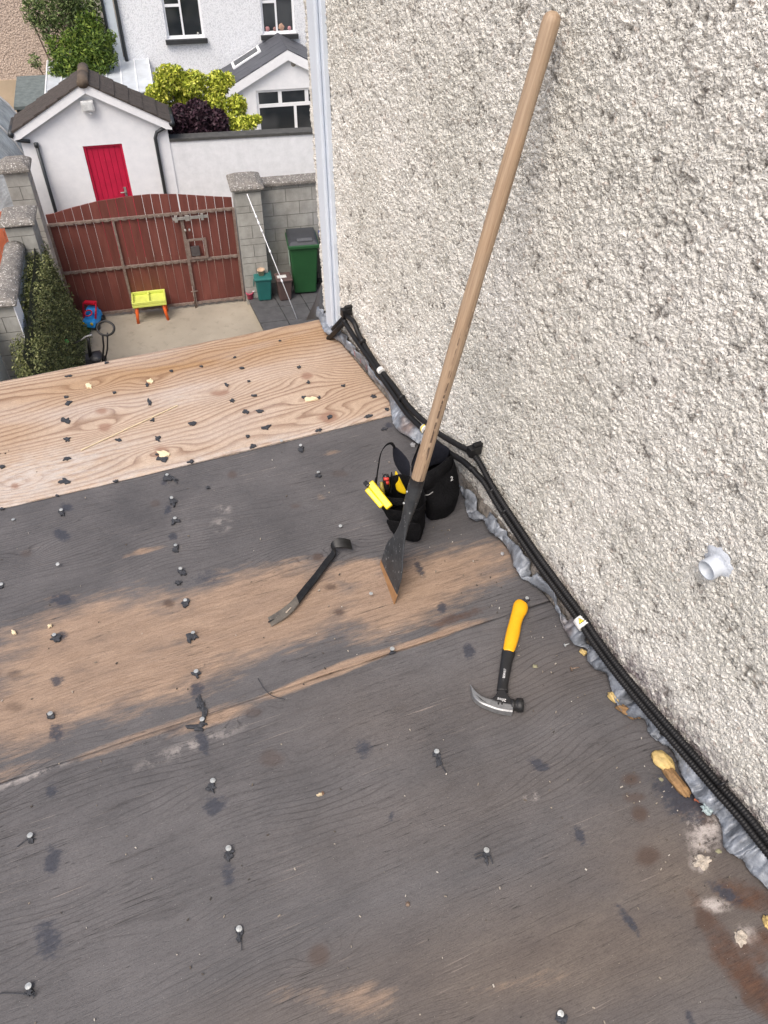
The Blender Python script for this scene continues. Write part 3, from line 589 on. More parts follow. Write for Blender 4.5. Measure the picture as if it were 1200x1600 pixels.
for i, p in enumerate(lp):
    s_ = ws(p); q = i / 760 * 60
    n1 = float(vnoise(q, 0, 31)); n2 = float(vnoise(q * 2.3, 4, 32)); n3 = float(vnoise(q * .6, 7, 33)); n4 = float(vnoise(q * 5.2, 2, 37)); n5 = float(vnoise(q * 9.5, 5, 38)) - .5
    topz = .040 + .022 * n3 - (.03 if n3 < .25 else 0); wallp = WP + wd * s_ + wn * (.012 + .012 * n2) + np.array([0, 0, topz])
    foot = p + np.array([0, 0, -.010 + .018 * n1]) - wn * .002
    for j in range(nr):
        t = j / (nr - 1); c = foot * (1 - t) + wallp * t
        arch = math.sin(t * math.pi); c = c + np.array([0, 0, 1.]) * arch * (.010 * math.sin(q * 1.7 + 3 * n2) + .006 * (n4 - .5) * 2) + wd * arch * .014 * (n1 - .5) + wn * arch * .010 * (n2 - .3) + (wn * .006 + np.array([0, 0, .004])) * n5 * math.sin(t * 9 + q) + wd * .005 * (float(vnoise(q * 4, j * 1.7, 39)) - .5)
        if j == 0: c = c + np.array([0, 0, .004 * n4])
        V.append(c - WP)
Fc = [(i * nr + j, i * nr + j + 1, (i + 1) * nr + j + 1, (i + 1) * nr + j) for i in range(len(lp) - 1) for j in range(nr - 1)]
lm = N('weathered lead'); v = lm.co()
lc = lm.ramp(lm.noise(11, 6, .7, v, 1.5), [(.28, (.04, .043, .05)), (.43, (.15, .165, .19)), (.58, (.26, .285, .325)), (.72, (.50, .53, .57))])
lc = lm.mix(lm.ramp(lm.noise(5, 3, .5, v), [(.66, 0.0), (.75, .6)]), lc, (.20, .12, .08)); lm.bump(lm.noise(70, 5, .7, v), .5, .004); LEAD = lm.fin(lc, .42, .2)
o = obj('strip', mesh('strip', V, Fc, True), LEAD, ln); so_ = o.modifiers.new('solid', 'SOLIDIFY'); so_.thickness = .0022
# patch of clear red-printed tape near the corner
RP = simple('faded red print', (.30, .07, .08), .6, bump=0)
b = MB()
for k in range(6):
    x, y = 548 + k * 9, 541 + k * 9.5; c = P(x + 4, y, .04); e = P(x + 7, y + 17, .025); sd_ = wd * .0016
    b.prism([c - sd_ - WP, c + sd_ - WP, e + sd_ - WP, e - sd_ - WP], (0, 0, .0008))
obj('red_print', b, RP, ln)
# mortar crust below the conduits
V = []; nr2 = 5; Lc = np.arange(-.15, 3.0, .012)
for i, s_ in enumerate(Lc):
    n1 = float(vnoise(s_ * 14, 0, 61)); n2 = float(vnoise(s_ * 40, 0, 62))
    for j, (o_, z_) in enumerate(((.003, .045), (.006 + .005 * n1, .028 + .01 * n2), (.008 + .006 * n2, .012), (.010 + .006 * n1, .0), (.008, -.03))): V.append(wd * s_ + wn * o_ + np.array([0, 0, z_]))
b = MB(); b.add(V, [(i * nr2 + j, i * nr2 + j + 1, (i + 1) * nr2 + j + 1, (i + 1) * nr2 + j) for i in range(len(Lc) - 1) for j in range(nr2 - 1)], True)
crust = obj('mortar_crust', b, speck('dirty mortar crust', (.30, .27, .24), (.05, .045, .04), (.55, .50, .46), .2, 35, .95, .9, .01), hw, (WP[0], WP[1], -G))
# expanding foam and other lumps
FOAM = simple('yellow expanding foam', (.52, .38, .15), .6, var=.3, scale=50, bump=.4); FOAMD = simple('brown cut foam', (.24, .14, .06), .75, var=.4, scale=70, bump=.5)
def lump(name, px, py, z, rx, ry, rz, mat, lab, cat, seed, rot=0, amp=.18):
    p = P(px, py, z); b = MB(); b.blob((0, 0, 0), rx, ry, rz, seed, amp, 28, 16); o = obj(name, b, mat, None, tuple(p), rot); return tag(o, lab, cat)
lump('foam_blob', 1036, 1189, .015, .027, .019, .015, FOAM, 'smooth yellow bulge of expanding foam under the lead strip', 'foam', 1, R(-50), .1)
lump('foam_blob', 1056, 1220, .012, .040, .013, .012, FOAMD, 'long brown sliced edge of foam below the yellow bulge', 'foam', 2, R(-62), .12)
lump('foam_blob', 958, 1090, .012, .015, .007, .010, FOAM, 'small yellow foam lump peeping out above the brown crust', 'foam', 3, R(-60))
lump('foam_blob', 981, 1112, .014, .024, .009, .009, FOAMD, 'flaky brown foam crust on the lead strip', 'foam', 4, R(-35), .3)
lump('foam_blob', 911, 1019, .008, .009, .006, .007, FOAM, 'tiny yellow foam lump right of the hammer, under the lead strip', 'foam', 5, R(-40))
lump('foam_blob', 1197, 1441, .006, .006, .012, .010, FOAM, 'yellow foam lump at the right edge of the view', 'foam', 6)
lump('foam_blob', 1110, 1262, .018, .016, .012, .012, simple('pale green sealant', (.34, .42, .43), .35, var=.3, scale=80, bump=.6), 'pale blue green sealant lump where the lead strip breaks', 'sealant', 7, R(20), .3)
lump('brick_crumb', 1092, 1248, .014, .009, .006, .006, simple('red brick', (.35, .10, .05), .9), 'small red brick crumb beside the pale sealant lump', 'brick crumb', 8, 0, .3)
lump('mortar_lump', 1098, 1346, .004, .017, .012, .005, simple('cream mortar', (.50, .44, .37), .95, var=.4, scale=90, bump=.8), 'cream mortar lump lying on the stained corner of the roof', 'mortar', 9, R(20), .3)
lump('mortar_lump', 1158, 1466, .003, .010, .013, .004, simple('cream mortar', (.5, .44, .37)), 'pale mortar lump on the red brown wet stain', 'mortar', 11, 0, .35)
for i, (x, y, s_, lb) in enumerate([(836, 1041, .006, 'small greenish stone right of the hammer handle'), (600, 1239, .0, ''), (645, 695, .010, 'brown stone lying behind the tool pouch handle'), (1123, 1330, .006, 'grey pebble beside the wide mortar smear'), (1073, 1303, .0, ''), (785, 865, .006, 'small stone by the lead strip right of the tool pouch'), (1033, 1218, .005, 'pale grey pebble below the yellow foam bulge'), (503, 1240, .005, 'tiny brown stone in the middle of the dark sheet')]):
    if s_: lump('pebble', x, y, s_ * .5, s_, s_ * .75, s_ * .6, [simple('olive stone', (.25, .24, .15), .8), simple('brown stone', (.20, .12, .08), .85), simple('grey stone', (.3, .3, .31), .7)][i % 3], lb, 'pebble', 40 + i, i)
# rusty screw right of the hammer
sp = P(893, 1045, .005); sw = thing('loose_nail', 'rusty clout nail lying loose near the lead strip right of the hammer', 'nail', sp, R(15))
RUST = simple('rusty nail steel', (.22, .16, .12), .6, .4, var=.4, scale=200)
b = MB(); b.tube([(-.002, 0, 0), (0, 0, 0), (.0012, 0, 0)], [.0055, .0058, .003], 12); obj('head', b, RUST, sw); b = MB(); b.tube([(.001, 0, 0), (.018, 0, 0), (.022, 0, -.002)], [.0016, .0015, .0003], 8); obj('shank', b, RUST, sw)
sp = P(883, 1008, .005); sw = thing('loose_nail', 'short grey nail half under the lead strip below the warning label', 'nail', sp, R(25))
b = MB(); b.tube([(-.002, 0, 0), (0, 0, 0)], [.0045, .0048], 12); obj('head', b, GALV, sw); b = MB(); b.tube([(0, 0, 0), (.014, 0, 0)], .0015, 8); obj('shank', b, GALV, sw)
b = MB(); b.tube([P(636, 1414, .004) * 0 + q for q in ((0, 0, 0), (0, 0, .003))], [.005, .0045], 6); tag(obj('rusty_screw', b, RUST, None, tuple(P(637, 1413, 0))), 'rusty hexagonal screw head sunk in the near dark sheet', 'screw')

# ------------------------------------------------------------------ long handled scraper
tip0, tip1 = P(594, 882, .002), P(616, 944, .002); tm = (tip0 + tip1) / 2
top = WL(866, 17, .034); hv = top - tm; L = np.linalg.norm(hv); hv /= L
scr = thing('floor_scraper', 'long handled steel scraper leaning upright against the roughcast wall', 'scraper', tm)
wn2 = tip1 - tip0; wn2 = wn2 / np.linalg.norm(wn2); wq = wn2 - hv * (wn2 @ hv); wq /= np.linalg.norm(wq); tn = np.cross(hv, wq)
hw_ = np.linalg.norm(tip1 - tip0) / 2
wm = N('worn ash handle'); v = wm.co(); 
mp = wm.node('ShaderNodeMapping'); wm.put(mp.inputs[0], v); q_ = Vector(hv).rotation_difference(Vector((0, 0, 1))).to_euler(); mp.inputs['Rotation'].default_value = q_; mp.inputs['Scale'].default_value = (1, 1, .035)
mp.inputs['Scale'].default_value = (1, 1, 1); mp2 = wm.node('ShaderNodeMapping'); wm.put(mp2.inputs[0], mp.outputs[0]); mp2.inputs['Scale'].default_value = (1, 1, .03); hv_ = mp2.outputs[0]
wc = wm.ramp(wm.noise(190, 5, .65, hv_), [(.3, (.24, .155, .095)), (.5, (.36, .25, .16)), (.72, (.46, .335, .225))])
wc = wm.mix(wm.ramp(wm.noise(7, 3, .5, mp.outputs[0]), [(.4, 0.0), (.7, .35)]), wc, (.33, .27, .21))
dk = wm.math('MULTIPLY', wm.ramp(wm.noise(95, 3, .6, hv_), [(.55, 0.0), (.60, 1.0)]), wm.ramp(wm.attr('low', 'Fac'), [(0, 1.0), (.42, .9), (.5, 0.0)]))
wc = wm.mix(wm.math('MULTIPLY', dk, wm.ramp(wm.noise(60, 3, .6, mp.outputs[0]), [(.4, 0.0), (.5, .9)])), wc, (.05, .028, .02)); wm.bump(wm.noise(190, 3, .6, hv_), .25, .002); ASH = wm.fin(wc, .6)
b = MB(); hp = [hv * (L * t) for t in np.linspace(.235, .985, 40)] + [hv * (L - .010), hv * (L - .004), hv * L]; hr = [.0163 + .0006 * math.sin(i * .5) for i in range(40)] + [.0155, .012, .005]
b.tube(hp, hr, 24); hm_ = b.mesh('handle'); at = hm_.attributes.new('low', 'FLOAT', 'POINT'); at.data.foreach_set('value', np.repeat(np.r_[np.linspace(0, 1, 40), 1, 1, 1], 24).astype(np.float32)); obj('handle', hm_, ASH, scr)
STEEL = speck('scuffed dark steel', (.04, .044, .049), (.085, .09, .096), (.24, .25, .26), .45, 30, .5, .3, .003)
STEEL.node_tree.nodes['Principled BSDF'].inputs['Metallic'].default_value = .5
prof = [(.340, .0182, .0182), (.315, .0190, .0188), (.27, .0186, .0170), (.235, .0182, .0125), (.205, .0195, .008), (.175, .0245, .0055), (.15, .0335, .004), (.125, .0445, .003), (.10, hw_ * .86, .0026), (.078, hw_ * .97, .0022), (.03, hw_, .0018), (.022, hw_, .0016)]
def sect(t_, hw2, th):
    c = hv * t_; V = []
    for k in range(20):
        an = 2 * math.pi * k / 20; V.append(c + wq * hw2 * math.copysign(abs(math.cos(an)) ** (1 if hw2 < .02 else .6), math.cos(an)) + tn * th * math.copysign(abs(math.sin(an)) ** (1 if hw2 < .02 else .8), math.sin(an)))
    return V
V = []; [V.extend(sect(*p_)) for p_ in prof]
m_ = len(prof); Fc = [(i * 20 + k, i * 20 + (k + 1) % 20, (i + 1) * 20 + (k + 1) % 20, (i + 1) * 20 + k) for i in range(m_ - 1) for k in range(20)] + [tuple(range(20))]
b = MB(); b.add(V, Fc, True); obj('socket_blade', b, STEEL, scr)
def skew(p, a): return p
lo = [tip0 - tm, tip1 - tm]; up_ = [hv * .024 - wq * hw_, hv * .024 + wq * hw_]; th = tn * .0011
b = MB(); b.hexa([lo[0] - th, lo[1] - th, lo[1] + th, lo[0] + th], [up_[0] - th * 1.6, up_[1] - th * 1.6, up_[1] + th * 1.6, up_[0] + th * 1.6])
obj('cutting_edge', b, speck('rusty worn edge', (.36, .20, .09), (.26, .13, .055), (.45, .28, .14), .1, 40, .5, .2, .002), scr)
for k in (0, 1):
    b = MB(); b.blob(hv * (.300 - k * .035) - tn * .0178 * (1 if (tn @ (CAM - tm)) < 0 else -1), .003, .003, .003, k, 0); obj('rivet', b, GALV, scr)

# ------------------------------------------------------------------ flat pry bar
def ribbon(ea, eb, th, org, nseg=60, fork=None):
    A = spline([P(*q) for q in ea], nseg); B = spline([P(*q) for q in eb], nseg); V = []; 
    for i in range(nseg):
        a, b_ = A[i] - org, B[i] - org; t = (A[min(i + 1, nseg - 1)] + B[min(i + 1, nseg - 1)] - A[max(i - 1, 0)] - B[max(i - 1, 0)]); n_ = np.cross(b_ - a, t); n_ /= np.linalg.norm(n_) + 1e-9
        e = (b_ - a) / np.linalg.norm(b_ - a) * th * .35; tt = th * (1 if i > 4 else .35 + .15 * i) * (1 if i < nseg - 5 else .35 + .15 * (nseg - 1 - i))
        for q in (a, a + e + n_ * tt / 2, b_ - e + n_ * tt / 2, b_, b_ - e - n_ * tt / 2, a + e - n_ * tt / 2): V.append(q)
    Fc = [(i * 6 + k, i * 6 + (k + 1) % 6, (i + 1) * 6 + (k + 1) % 6, (i + 1) * 6 + k) for i in range(nseg - 1) for k in range(6)] + [tuple(range(6))[::-1], tuple(range((nseg - 1) * 6, nseg * 6))]
    return V, Fc
ea = [(418.3,964.8,.004),(433,956,.006),(446,947,.010),(457,937,.013),(475,915,.013),(490,897,.013),(506,876,.013),(518,860,.015),(517,851,.026),(520,845,.036),(526.5,841,.041),(536,840.5,.040),(547,843,.032)]
eb = [(424,978.8,.004),(443,968,.006),(455,958,.010),(464,948,.013),(481,926,.013),(497,906,.013),(512,885,.013),(525,866.5,.015),(524,860,.022),(524,857,.027),(529,856.5,.029),(539,856.7,.028),(551,859.4,.020)]
org = P(470, 930, 0); pb = thing('pry_bar', 'black flat pry bar with a curled claw lying on the bare orange patch', 'pry bar', org)
V, Fc = ribbon(ea, eb, .0055, org, 90); pm = N('black lacquered steel'); ed_ = pm.noise(55, 5, .7); BAR = pm.fin(pm.ramp(ed_, [(.35, (.008, .008, .009)), (.66, (.022, .022, .022)), (.74, (.10, .095, .085))]), .38, .3, spec=.5)
k6 = 6; nsp = 26
b = MB(); b.add(V[(nsp - 1) * 6:], [tuple(i - (nsp - 1) * 6 for i in f) for f in Fc if min(f) >= (nsp - 1) * 6]); obj('bar', b, BAR, pb)
b = MB(); b.add(V[:nsp * 6], [f for f in Fc if max(f) < nsp * 6]); obj('worn_claw', b, speck('worn bare steel claw', (.13, .115, .095), (.06, .055, .05), (.24, .22, .19), .3, 45, .5, .3, .002), pb)
def notch(p1, p2, w1, name='nail_slot', z=.0085):
    a, c = P(*p1, z) - org, P(*p2, z) - org; t = (c - a); t /= np.linalg.norm(t); q = np.cross(t, (0, 0, 1.)) * w1; b = MB(); b.prism([a - q, a + q, c + q * .2, c - q * .2], (0, 0, .0012)); return obj(name, b, simple('slot light', (.45, .38, .3)) if name == 'nail_slot' else BLK, pb)
notch((447, 957.5), (455, 949), .0022, z=.014); notch((419, 972.5), (429, 967), .0022, 'claw_notch', .0075)

# ------------------------------------------------------------------ claw hammer
org = P(790, 1040, 0); ha = thing('claw_hammer', 'claw hammer with yellow grip and black neck lying on the dark sheet', 'hammer', org)
YG_ = simple('yellow rubber grip', (.83, .41, .008), .5, var=.05, scale=90, bump=.25, bd=.0006); BR = simple('black rubber', (.013, .013, .014), .5, var=.2, scale=80, bump=.2)
HS = simple('brushed hammer steel', (.27, .275, .28), .42, .55, var=.18, scale=120, bump=.15, bd=.001); HB = simple('black oxide steel', (.02, .02, .021), .45, .3, var=.4, scale=160, bump=.5, bd=.001)
def sweep(px, z, flat=.72, n=22, res=40):
    pts = spline([np.r_[P(x, y, z) - org, w_ * mpp(x, y, z) / 2] for x, y, w_ in px], res); b = MB()
    b.tube([p[:3] for p in pts], [max(p[3], .0008) for p in pts], n, up=(0, 0, 1), flat=flat); return b
obj('grip', sweep([(817,940,5),(815.5,941.5,17),(814,945,22),(812.5,952,23.5),(808.5,962,20.5),(805.5,972,19.5),(802.5,985,21),(799.5,998,21),(797,1008,19.5),(795,1016,18),(794.5,1019,17)], .0165), YG_, ha)
b = sweep([(795.5,1015,19),(794.5,1019,20.5),(794,1022,20.5),(792,1030,18.5),(789.5,1045,17.5),(787,1060,16.5),(785.5,1072,16.5),(785,1080,18)], .0150, .55); obj('neck', b, BR, ha)
b = sweep([(791.3,1032,6.5),(789,1045,6.5),(787,1058,6),(785.8,1068,5)], .0198, .5); obj('neck_inlay', b, simple('charcoal inlay', (.035, .036, .038), .5), ha)
def slab(px, z0, z1, name, mat, bev=.0015):
    poly = [P(x, y, z1) - org for x, y in px]; poly = poly[::-1] if True else poly
    a = sum((poly[i][0] * poly[(i + 1) % len(poly)][1] - poly[(i + 1) % len(poly)][0] * poly[i][1]) for i in range(len(poly)))
    if a < 0: poly = poly[::-1]
    b = MB(); b.prism([p - (0, 0, z1 - z0) for p in poly], (0, 0, z1 - z0)); return obj(name, b, mat, ha, bevel=bev)
slab([(778.5,1077),(790,1077),(793,1084),(798,1090),(802,1092),(802,1102),(786,1100),(773,1096),(765,1092.5),(771,1089),(776,1083)], .003, .024, 'head_socket', BR, .003)
# claws: two curved prongs with a slit
def prong(top_e, bot_e, za, zb, name):
    n_ = 24; A = spline([P(x, y, zt) - org for x, y, zt in top_e], n_); B = spline([P(x, y, zt) - org for x, y, zt in bot_e], n_); V = []
    for i in range(n_):
        t = i / (n_ - 1); dz = np.array([0, 0, (zb - za) * (1 - .25 * t)]); lo_ = np.array([0, 0, za - .0]); m = (A[i] + B[i]) / 2
        V += [A[i] - dz, B[i] - dz, B[i] - dz * .12, m + (B[i] - m) * .7, m + (A[i] - m) * .7, A[i] - dz * .12]
    Fc = [(i * 6 + k, i * 6 + (k + 1) % 6, (i + 1) * 6 + (k + 1) % 6, (i + 1) * 6 + k)[::-1] for i in range(n_ - 1) for k in range(6)] + [tuple(range(6)), tuple(range((n_ - 1) * 6, n_ * 6))[::-1]]
    b = MB(); b.add(V, Fc, False); return obj(name, b, HS, ha)
prong([(801.5,1100,.026),(790,1098,.026),(778,1096,.026),(768,1092,.026),(757,1088.5,.025),(748,1083,.024),(740,1075.5,.022),(735,1069,.020)],
      [(801,1112,.026),(789,1110.5,.026),(775,1107.5,.026),(764,1103.5,.026),(754,1099.5,.026),(746,1094.5,.025),(740,1088,.023),(735,1070.5,.020)], .004, .024, 'claw')
b = MB(); b.tube([P(744.5, 1086, .0235) - org, P(752, 1093, .0255) - org, P(760, 1098, .0265) - org], [.0004, .0011, .0003], 6); obj('claw_slit', b, BLK, ha)
b = MB(); b.tube([P(739, 1077, .0205) - org, P(745, 1085, .0225) - org, P(753, 1091.5, .0245) - org], [.0004, .0009, .0002], 6); obj('claw_slit', b, BLK, ha)
fa, fb = P(800, 1101.5, .0165), P(817, 1102, .0165); ua = (fb - fa) / np.linalg.norm(fb - fa); Lh = np.linalg.norm(fb - fa)
b = MB(); b.tube([fa - org - ua * .003, fa - org + ua * .002, fa - org + ua * .006, fa - org + ua * .009, fa - org + ua * .011, fa - org + ua * (Lh - .001), fa - org + ua * Lh], [.0145, .0145, .0125, .0125, .0165, .0165, .0150], 28); obj('striking_face', b, HB, ha)
def text(s_, size, mat, parent, loc, xdir, ydir, name='lettering', ext_=.0003, width=1.0):
    cu = bpy.data.curves.new(name, 'FONT'); cu.body = s_; cu.size = size; cu.extrude = ext_; cu.align_x = 'CENTER'; cu.align_y = 'CENTER'; cu.resolution_u = 2
    to = bpy.data.objects.new(name, cu); COL.objects.link(to); dg = bpy.context.evaluated_depsgraph_get(); me_ = bpy.data.meshes.new_from_object(to.evaluated_get(dg)); bpy.data.objects.remove(to)
    x = Vector(xdir).normalized(); z = x.cross(Vector(ydir)).normalized(); y = z.cross(x)
    me_.transform(Matrix(((x.x * width, y.x, z.x, 0), (x.y * width, y.y, z.y, 0), (x.z * width, y.z, z.z, 0), (0, 0, 0, 1)))); me_.materials.clear(); o = obj(name, me_, mat, parent, tuple(loc)); return o
WP_ = simple('white lettering', (.75, .75, .75), .5, bump=0)
hx = P(790, 1035, 0) - P(786, 1065, 0)   # reads upwards along the neck
text('DEWALT', .0078, WP_, ha, P(788.3, 1052, .0226) - org, hx, np.cross((0, 0, 1.), hx), width=.85)
text('20oz', .0105, WP_, ha, P(784, 1093, .0246) - org, P(776, 1093, 0) - P(790, 1096, 0), P(785, 1105, 0) - P(785, 1090, 0))
for x in (779, 784.5): slab([(x - 1.3, 1097), (x + 1.3, 1097.4), (x + 1.1, 1101), (x - 1.5, 1100.6)], .02, .0268, 'head_notch', BLK, 0)

# ------------------------------------------------------------------ tool pouch
org = P(660, 810, 0); tb = thing('tool_pouch', 'black canvas double tool pouch with yellow lining standing behind the scraper', 'tool pouch', org)
CAN = simple('black canvas', (.006, .006, .007), .85, spec=.15, var=.35, scale=30, bump=.8, bd=.004); NAVY = simple('dark navy lining', (.010, .011, .017), .8, spec=.2, var=.2, scale=40, bump=.4, bd=.003)
YLIN = simple('yellow lining', (.72, .50, .01), .55, var=.1, bump=.2)
CT = bpy.data.textures.new('cloth folds', 'CLOUDS'); CT.noise_scale = .035
def fold(o, k=.012):
    d_ = o.modifiers.new('folds', 'DISPLACE'); d_.texture = CT; d_.strength = k; d_.mid_level = .5; d_.texture_coords = 'LOCAL'
def loft(rings, name, mat, cap_top=False, cap_bot=True, sub=2, thick=0, crease=0):
    n_ = len(rings[0]); V = [P(*q) - org for r_ in rings for q in r_]
    Fc = [(i * n_ + k, i * n_ + (k + 1) % n_, (i + 1) * n_ + (k + 1) % n_, (i + 1) * n_ + k) for i in range(len(rings) - 1) for k in range(n_)]
    if cap_bot: Fc.append(tuple(range(n_))[::-1])
    if cap_top: Fc.append(tuple(range((len(rings) - 1) * n_, len(rings) * n_)))
    o = obj(name, mesh(name, V, Fc, True), mat, tb)
    if thick: m_ = o.modifiers.new('solid', 'SOLIDIFY'); m_.thickness = thick; m_.offset = 0
    if sub: s_ = o.modifiers.new('sub', 'SUBSURF'); s_.levels = sub; s_.render_levels = sub
    fold(o); return o
def panel(pts, name, mat, thick=.003, rows=None, sub=1):       # quad-grid panel, rows of (px,py,z)
    nr_, nc_ = len(pts), len(pts[0]); V = [P(*q) - org for r_ in pts for q in r_]
    o = obj(name, mesh(name, V, [tuple(f) for f in grid_faces(nr_, nc_)], True), mat, tb); m_ = o.modifiers.new('solid', 'SOLIDIFY'); m_.thickness = thick; m_.offset = 0
    if sub: s_ = o.modifiers.new('sub', 'SUBSURF'); s_.levels = sub; s_.render_levels = sub
    return o
# front-left pouch, open at the top (front-left, front-mid, front-right, right, back-right, back-left, left)
loft([[(613,829,.0),(632,840,.0),(655,847,.0),(660,828,.0),(655,812,.0),(630,800,.0),(613,808,.0)],
      [(611,826,.006),(632,841,.004),(658,846,.004),(664,826,.006),(656,808,.006),(628,797,.006),(609,804,.006)],
      [(602,810,.05),(628,822,.05),(661,822,.05),(667,800,.05),(654,782,.05),(622,778,.05),(600,788,.05)],
      [(592,792,.10),(622,803,.10),(661,800,.11),(668,780,.12),(652,756,.13),(618,752,.13),(594,768,.12)],
      [(590,789,.106),(621,800,.106),(661,795,.116),(669,774,.13),(650,742,.155),(612,738,.16),(591,758,.145)]], 'front_pouch', CAN, thick=.004)
panel([[(612,835,.01),(634,845,.01),(656,850,.008)],[(606,822,.04),(630,835,.04),(662,836,.04)],[(598,806,.08),(626,818,.08),(664,812,.085)]], 'pouch_seam', CAN, .003)
# right back pouch, bulging
loft([[(668,812,.0),(684,810,.0),(700,806,.0),(712,790,.0),(704,776,.0),(680,772,.0),(664,790,.0)],
      [(667,814,.004),(674,816,.004),(702,809,.004),(716,790,.006),(706,772,.006),(678,768,.006),(661,790,.006)],
      [(661,794,.05),(684,802,.05),(712,790,.05),(722,766,.05),(710,752,.05),(676,750,.05),(655,772,.05)],
      [(658,776,.09),(682,782,.09),(712,768,.09),(720,748,.09),(708,728,.10),(672,726,.10),(652,752,.10)],
      [(656,762,.12),(680,762,.12),(706,748,.12),(716,732,.12),(706,708,.14),(668,706,.14),(648,738,.13)],
      [(655,756,.14),(678,752,.14),(704,735,.14),(711,720,.14),(700,698,.17),(668,692,.17),(645,726,.15)]], 'back_pouch', CAN, thick=.004)
panel([[(656,771,.095),(672,771,.10),(692,758,.10),(704,744,.105)],[(655,757,.148),(674,757,.15),(694,740,.15),(709,718,.152)],[(650,742,.165),(672,735,.17),(692,722,.17),(707,706,.165)]], 'pouch_flap', CAN, .004)
b = MB(); b.tube(spline([P(659,772.5,.106) - org, P(668,773.5,.108) - org, P(676,769,.108) - org, P(682,763,.108) - org], 14), .0012, 6); b.tube(spline([P(690,757,.112) - org, P(697,750,.114) - org, P(702,742,.114) - org], 10), .0009, 6); obj('reflective_piping', b, simple('grey piping', (.45, .45, .45), .4), tb)
# tall inner back panels
panel([[(616,728,.10),(628,742,.10),(640,758,.10)],[(612,708,.14),(628,720,.14),(641,740,.14)],[(613,691,.17),(628,705,.17),(643,722,.16)]], 'side_panel', NAVY, .004)
panel([[(640,745,.11),(658,738,.12),(676,728,.12),(700,722,.12)],[(642,728,.15),(660,716,.16),(680,706,.16),(704,710,.15)],[(648,712,.185),(664,698,.195),(682,688,.195),(706,700,.175)]], 'raised_flap', NAVY, .004)
panel([[(655,700,.15),(648,718,.14),(640,735,.12)],[(660,680,.19),(652,700,.18),(644,720,.15)]], 'divider', CAN, .004)
panel([[(618,768,.10),(627,772,.10),(636,774,.10)],[(616,750,.135),(625,757,.13),(635,765,.125)],[(617,731,.16),(621,738,.155),(627,754,.145)]], 'yellow_lining', YLIN, .002)
panel([[(607,772,.10),(612,776,.10)],[(609,752,.14),(613,757,.14)],[(611,733,.17),(614,738,.165)]], 'inner_sleeve', CAN, .004)
panel([[(596,770,.115),(606,776,.115),(618,778,.115),(636,776,.115)],[(595,782,.09),(606,790,.09),(620,792,.09),(640,790,.09)]], 'inner_band', CAN, .003)
def strap(pts, w_, name, mat=CAN, th=.0022, wdir=None, n_=40):
    c = spline([P(*q) - org for q in pts], n_); V = []; wv = (P(630, 800, 0) - P(600, 790, 0)) if wdir is None else np.array(wdir); wv = wv / np.linalg.norm(wv) * w_ / 2
    for p in c: V += [p - wv, p + wv]
    o = obj(name, mesh(name, V, [(2 * i, 2 * i + 1, 2 * i + 3, 2 * i + 2) for i in range(n_ - 1)], True), mat, tb); m_ = o.modifiers.new('solid', 'SOLIDIFY'); m_.thickness = th; m_.offset = 0; return o
strap([(590,778,.11),(588,758,.14),(591,730,.17),(596,706,.19),(604,695,.20),(612,693,.195),(617,700,.18)], .010, 'carry_strap', wdir=(.3, 1, 0))
strap([(588,776,.11),(587,760,.13),(588,745,.15)], .014, 'strap_end', wdir=(.4, 1, 0))
b = MB()
for k in range(3): b.blob(P(700 + (k - 1) * .5, 750, .12) - org, .0001, .0001, .0001, k, 0, 4, 3)
vtb = CAM - P(706, 748, .12); text('2', .020, WP_, tb, P(706, 748, .128) - org, P(716, 744, .12) - P(704, 750, .12), (0, .3, 1.), 'print_mark', .0004)
# things carried in the pouch
kn = thing('snap_knife', 'yellow snap off knife case sticking out of the left side of the pouch', 'utility knife', P(592, 775, .13)); org_s = org; org = P(592, 775, .13); YT = simple('yellow tool plastic', (.72, .53, .005), .35, var=.05, bump=0)
def bar3(p1, p2, w_, h_, name, mat, par, shift=(0, 0, 0), bev=.003):
    a, c = P(*p1) - org + shift, P(*p2) - org + shift; t = c - a; L_ = np.linalg.norm(t); t /= L_; vd = CAM - P(*p1); vd /= np.linalg.norm(vd); s_ = np.cross(t, vd); s_ /= np.linalg.norm(s_); u_ = np.cross(s_, t)
    b = MB(); b.hexa([a - s_ * w_ - u_ * h_, a + s_ * w_ - u_ * h_, c + s_ * w_ - u_ * h_, c - s_ * w_ - u_ * h_], [a - s_ * w_ + u_ * h_, a + s_ * w_ + u_ * h_, c + s_ * w_ + u_ * h_, c - s_ * w_ + u_ * h_]); return obj(name, b, mat, par, bevel=bev)
bar3((578,754,.15),(609,793,.12), .0105, .006, 'case', YT, kn); bar3((573,764,.142),(597,792,.118), .0075, .0055, 'slider', YT, kn); bar3((570,753,.15),(576,760,.148), .0065, .005, 'end_cap', BLACKPL, kn)
pl = thing('pliers', 'red and black handled pliers standing in the pouch behind the yellow case', 'pliers', P(603, 765, .1)); org = P(603, 765, .1)
b = MB(); b.tube([P(604,772,.09)-org,P(604,758,.14)-org,P(603,744,.17)-org,P(603,741,.175)-org],[.009,.010,.0095,.006],14); obj('black_grip', b, BLACKPL, pl)
b = MB(); b.tube([P(603.5,750,.168)-org,P(603.5,746,.174)-org],[.0078,.0075],12); b.tube([P(606,756,.155)-org,P(605,751,.165)-org],[.0045,.004],10); obj('red_grip', b, simple('red rubber', (.62, .05, .04), .45, bump=0), pl)
tl = thing('putty_tool', 'small tool with a dull yellow handle end beside the pliers', 'hand tool', P(598, 770, .1)); org = P(598, 770, .1)
b = MB(); b.tube([P(600,778,.09)-org,P(597,762,.14)-org,P(595.5,753,.155)-org],[.006,.0055,.004],10); obj('handle', b, simple('dull olive yellow', (.30, .24, .05), .5), tl)
org = org_s

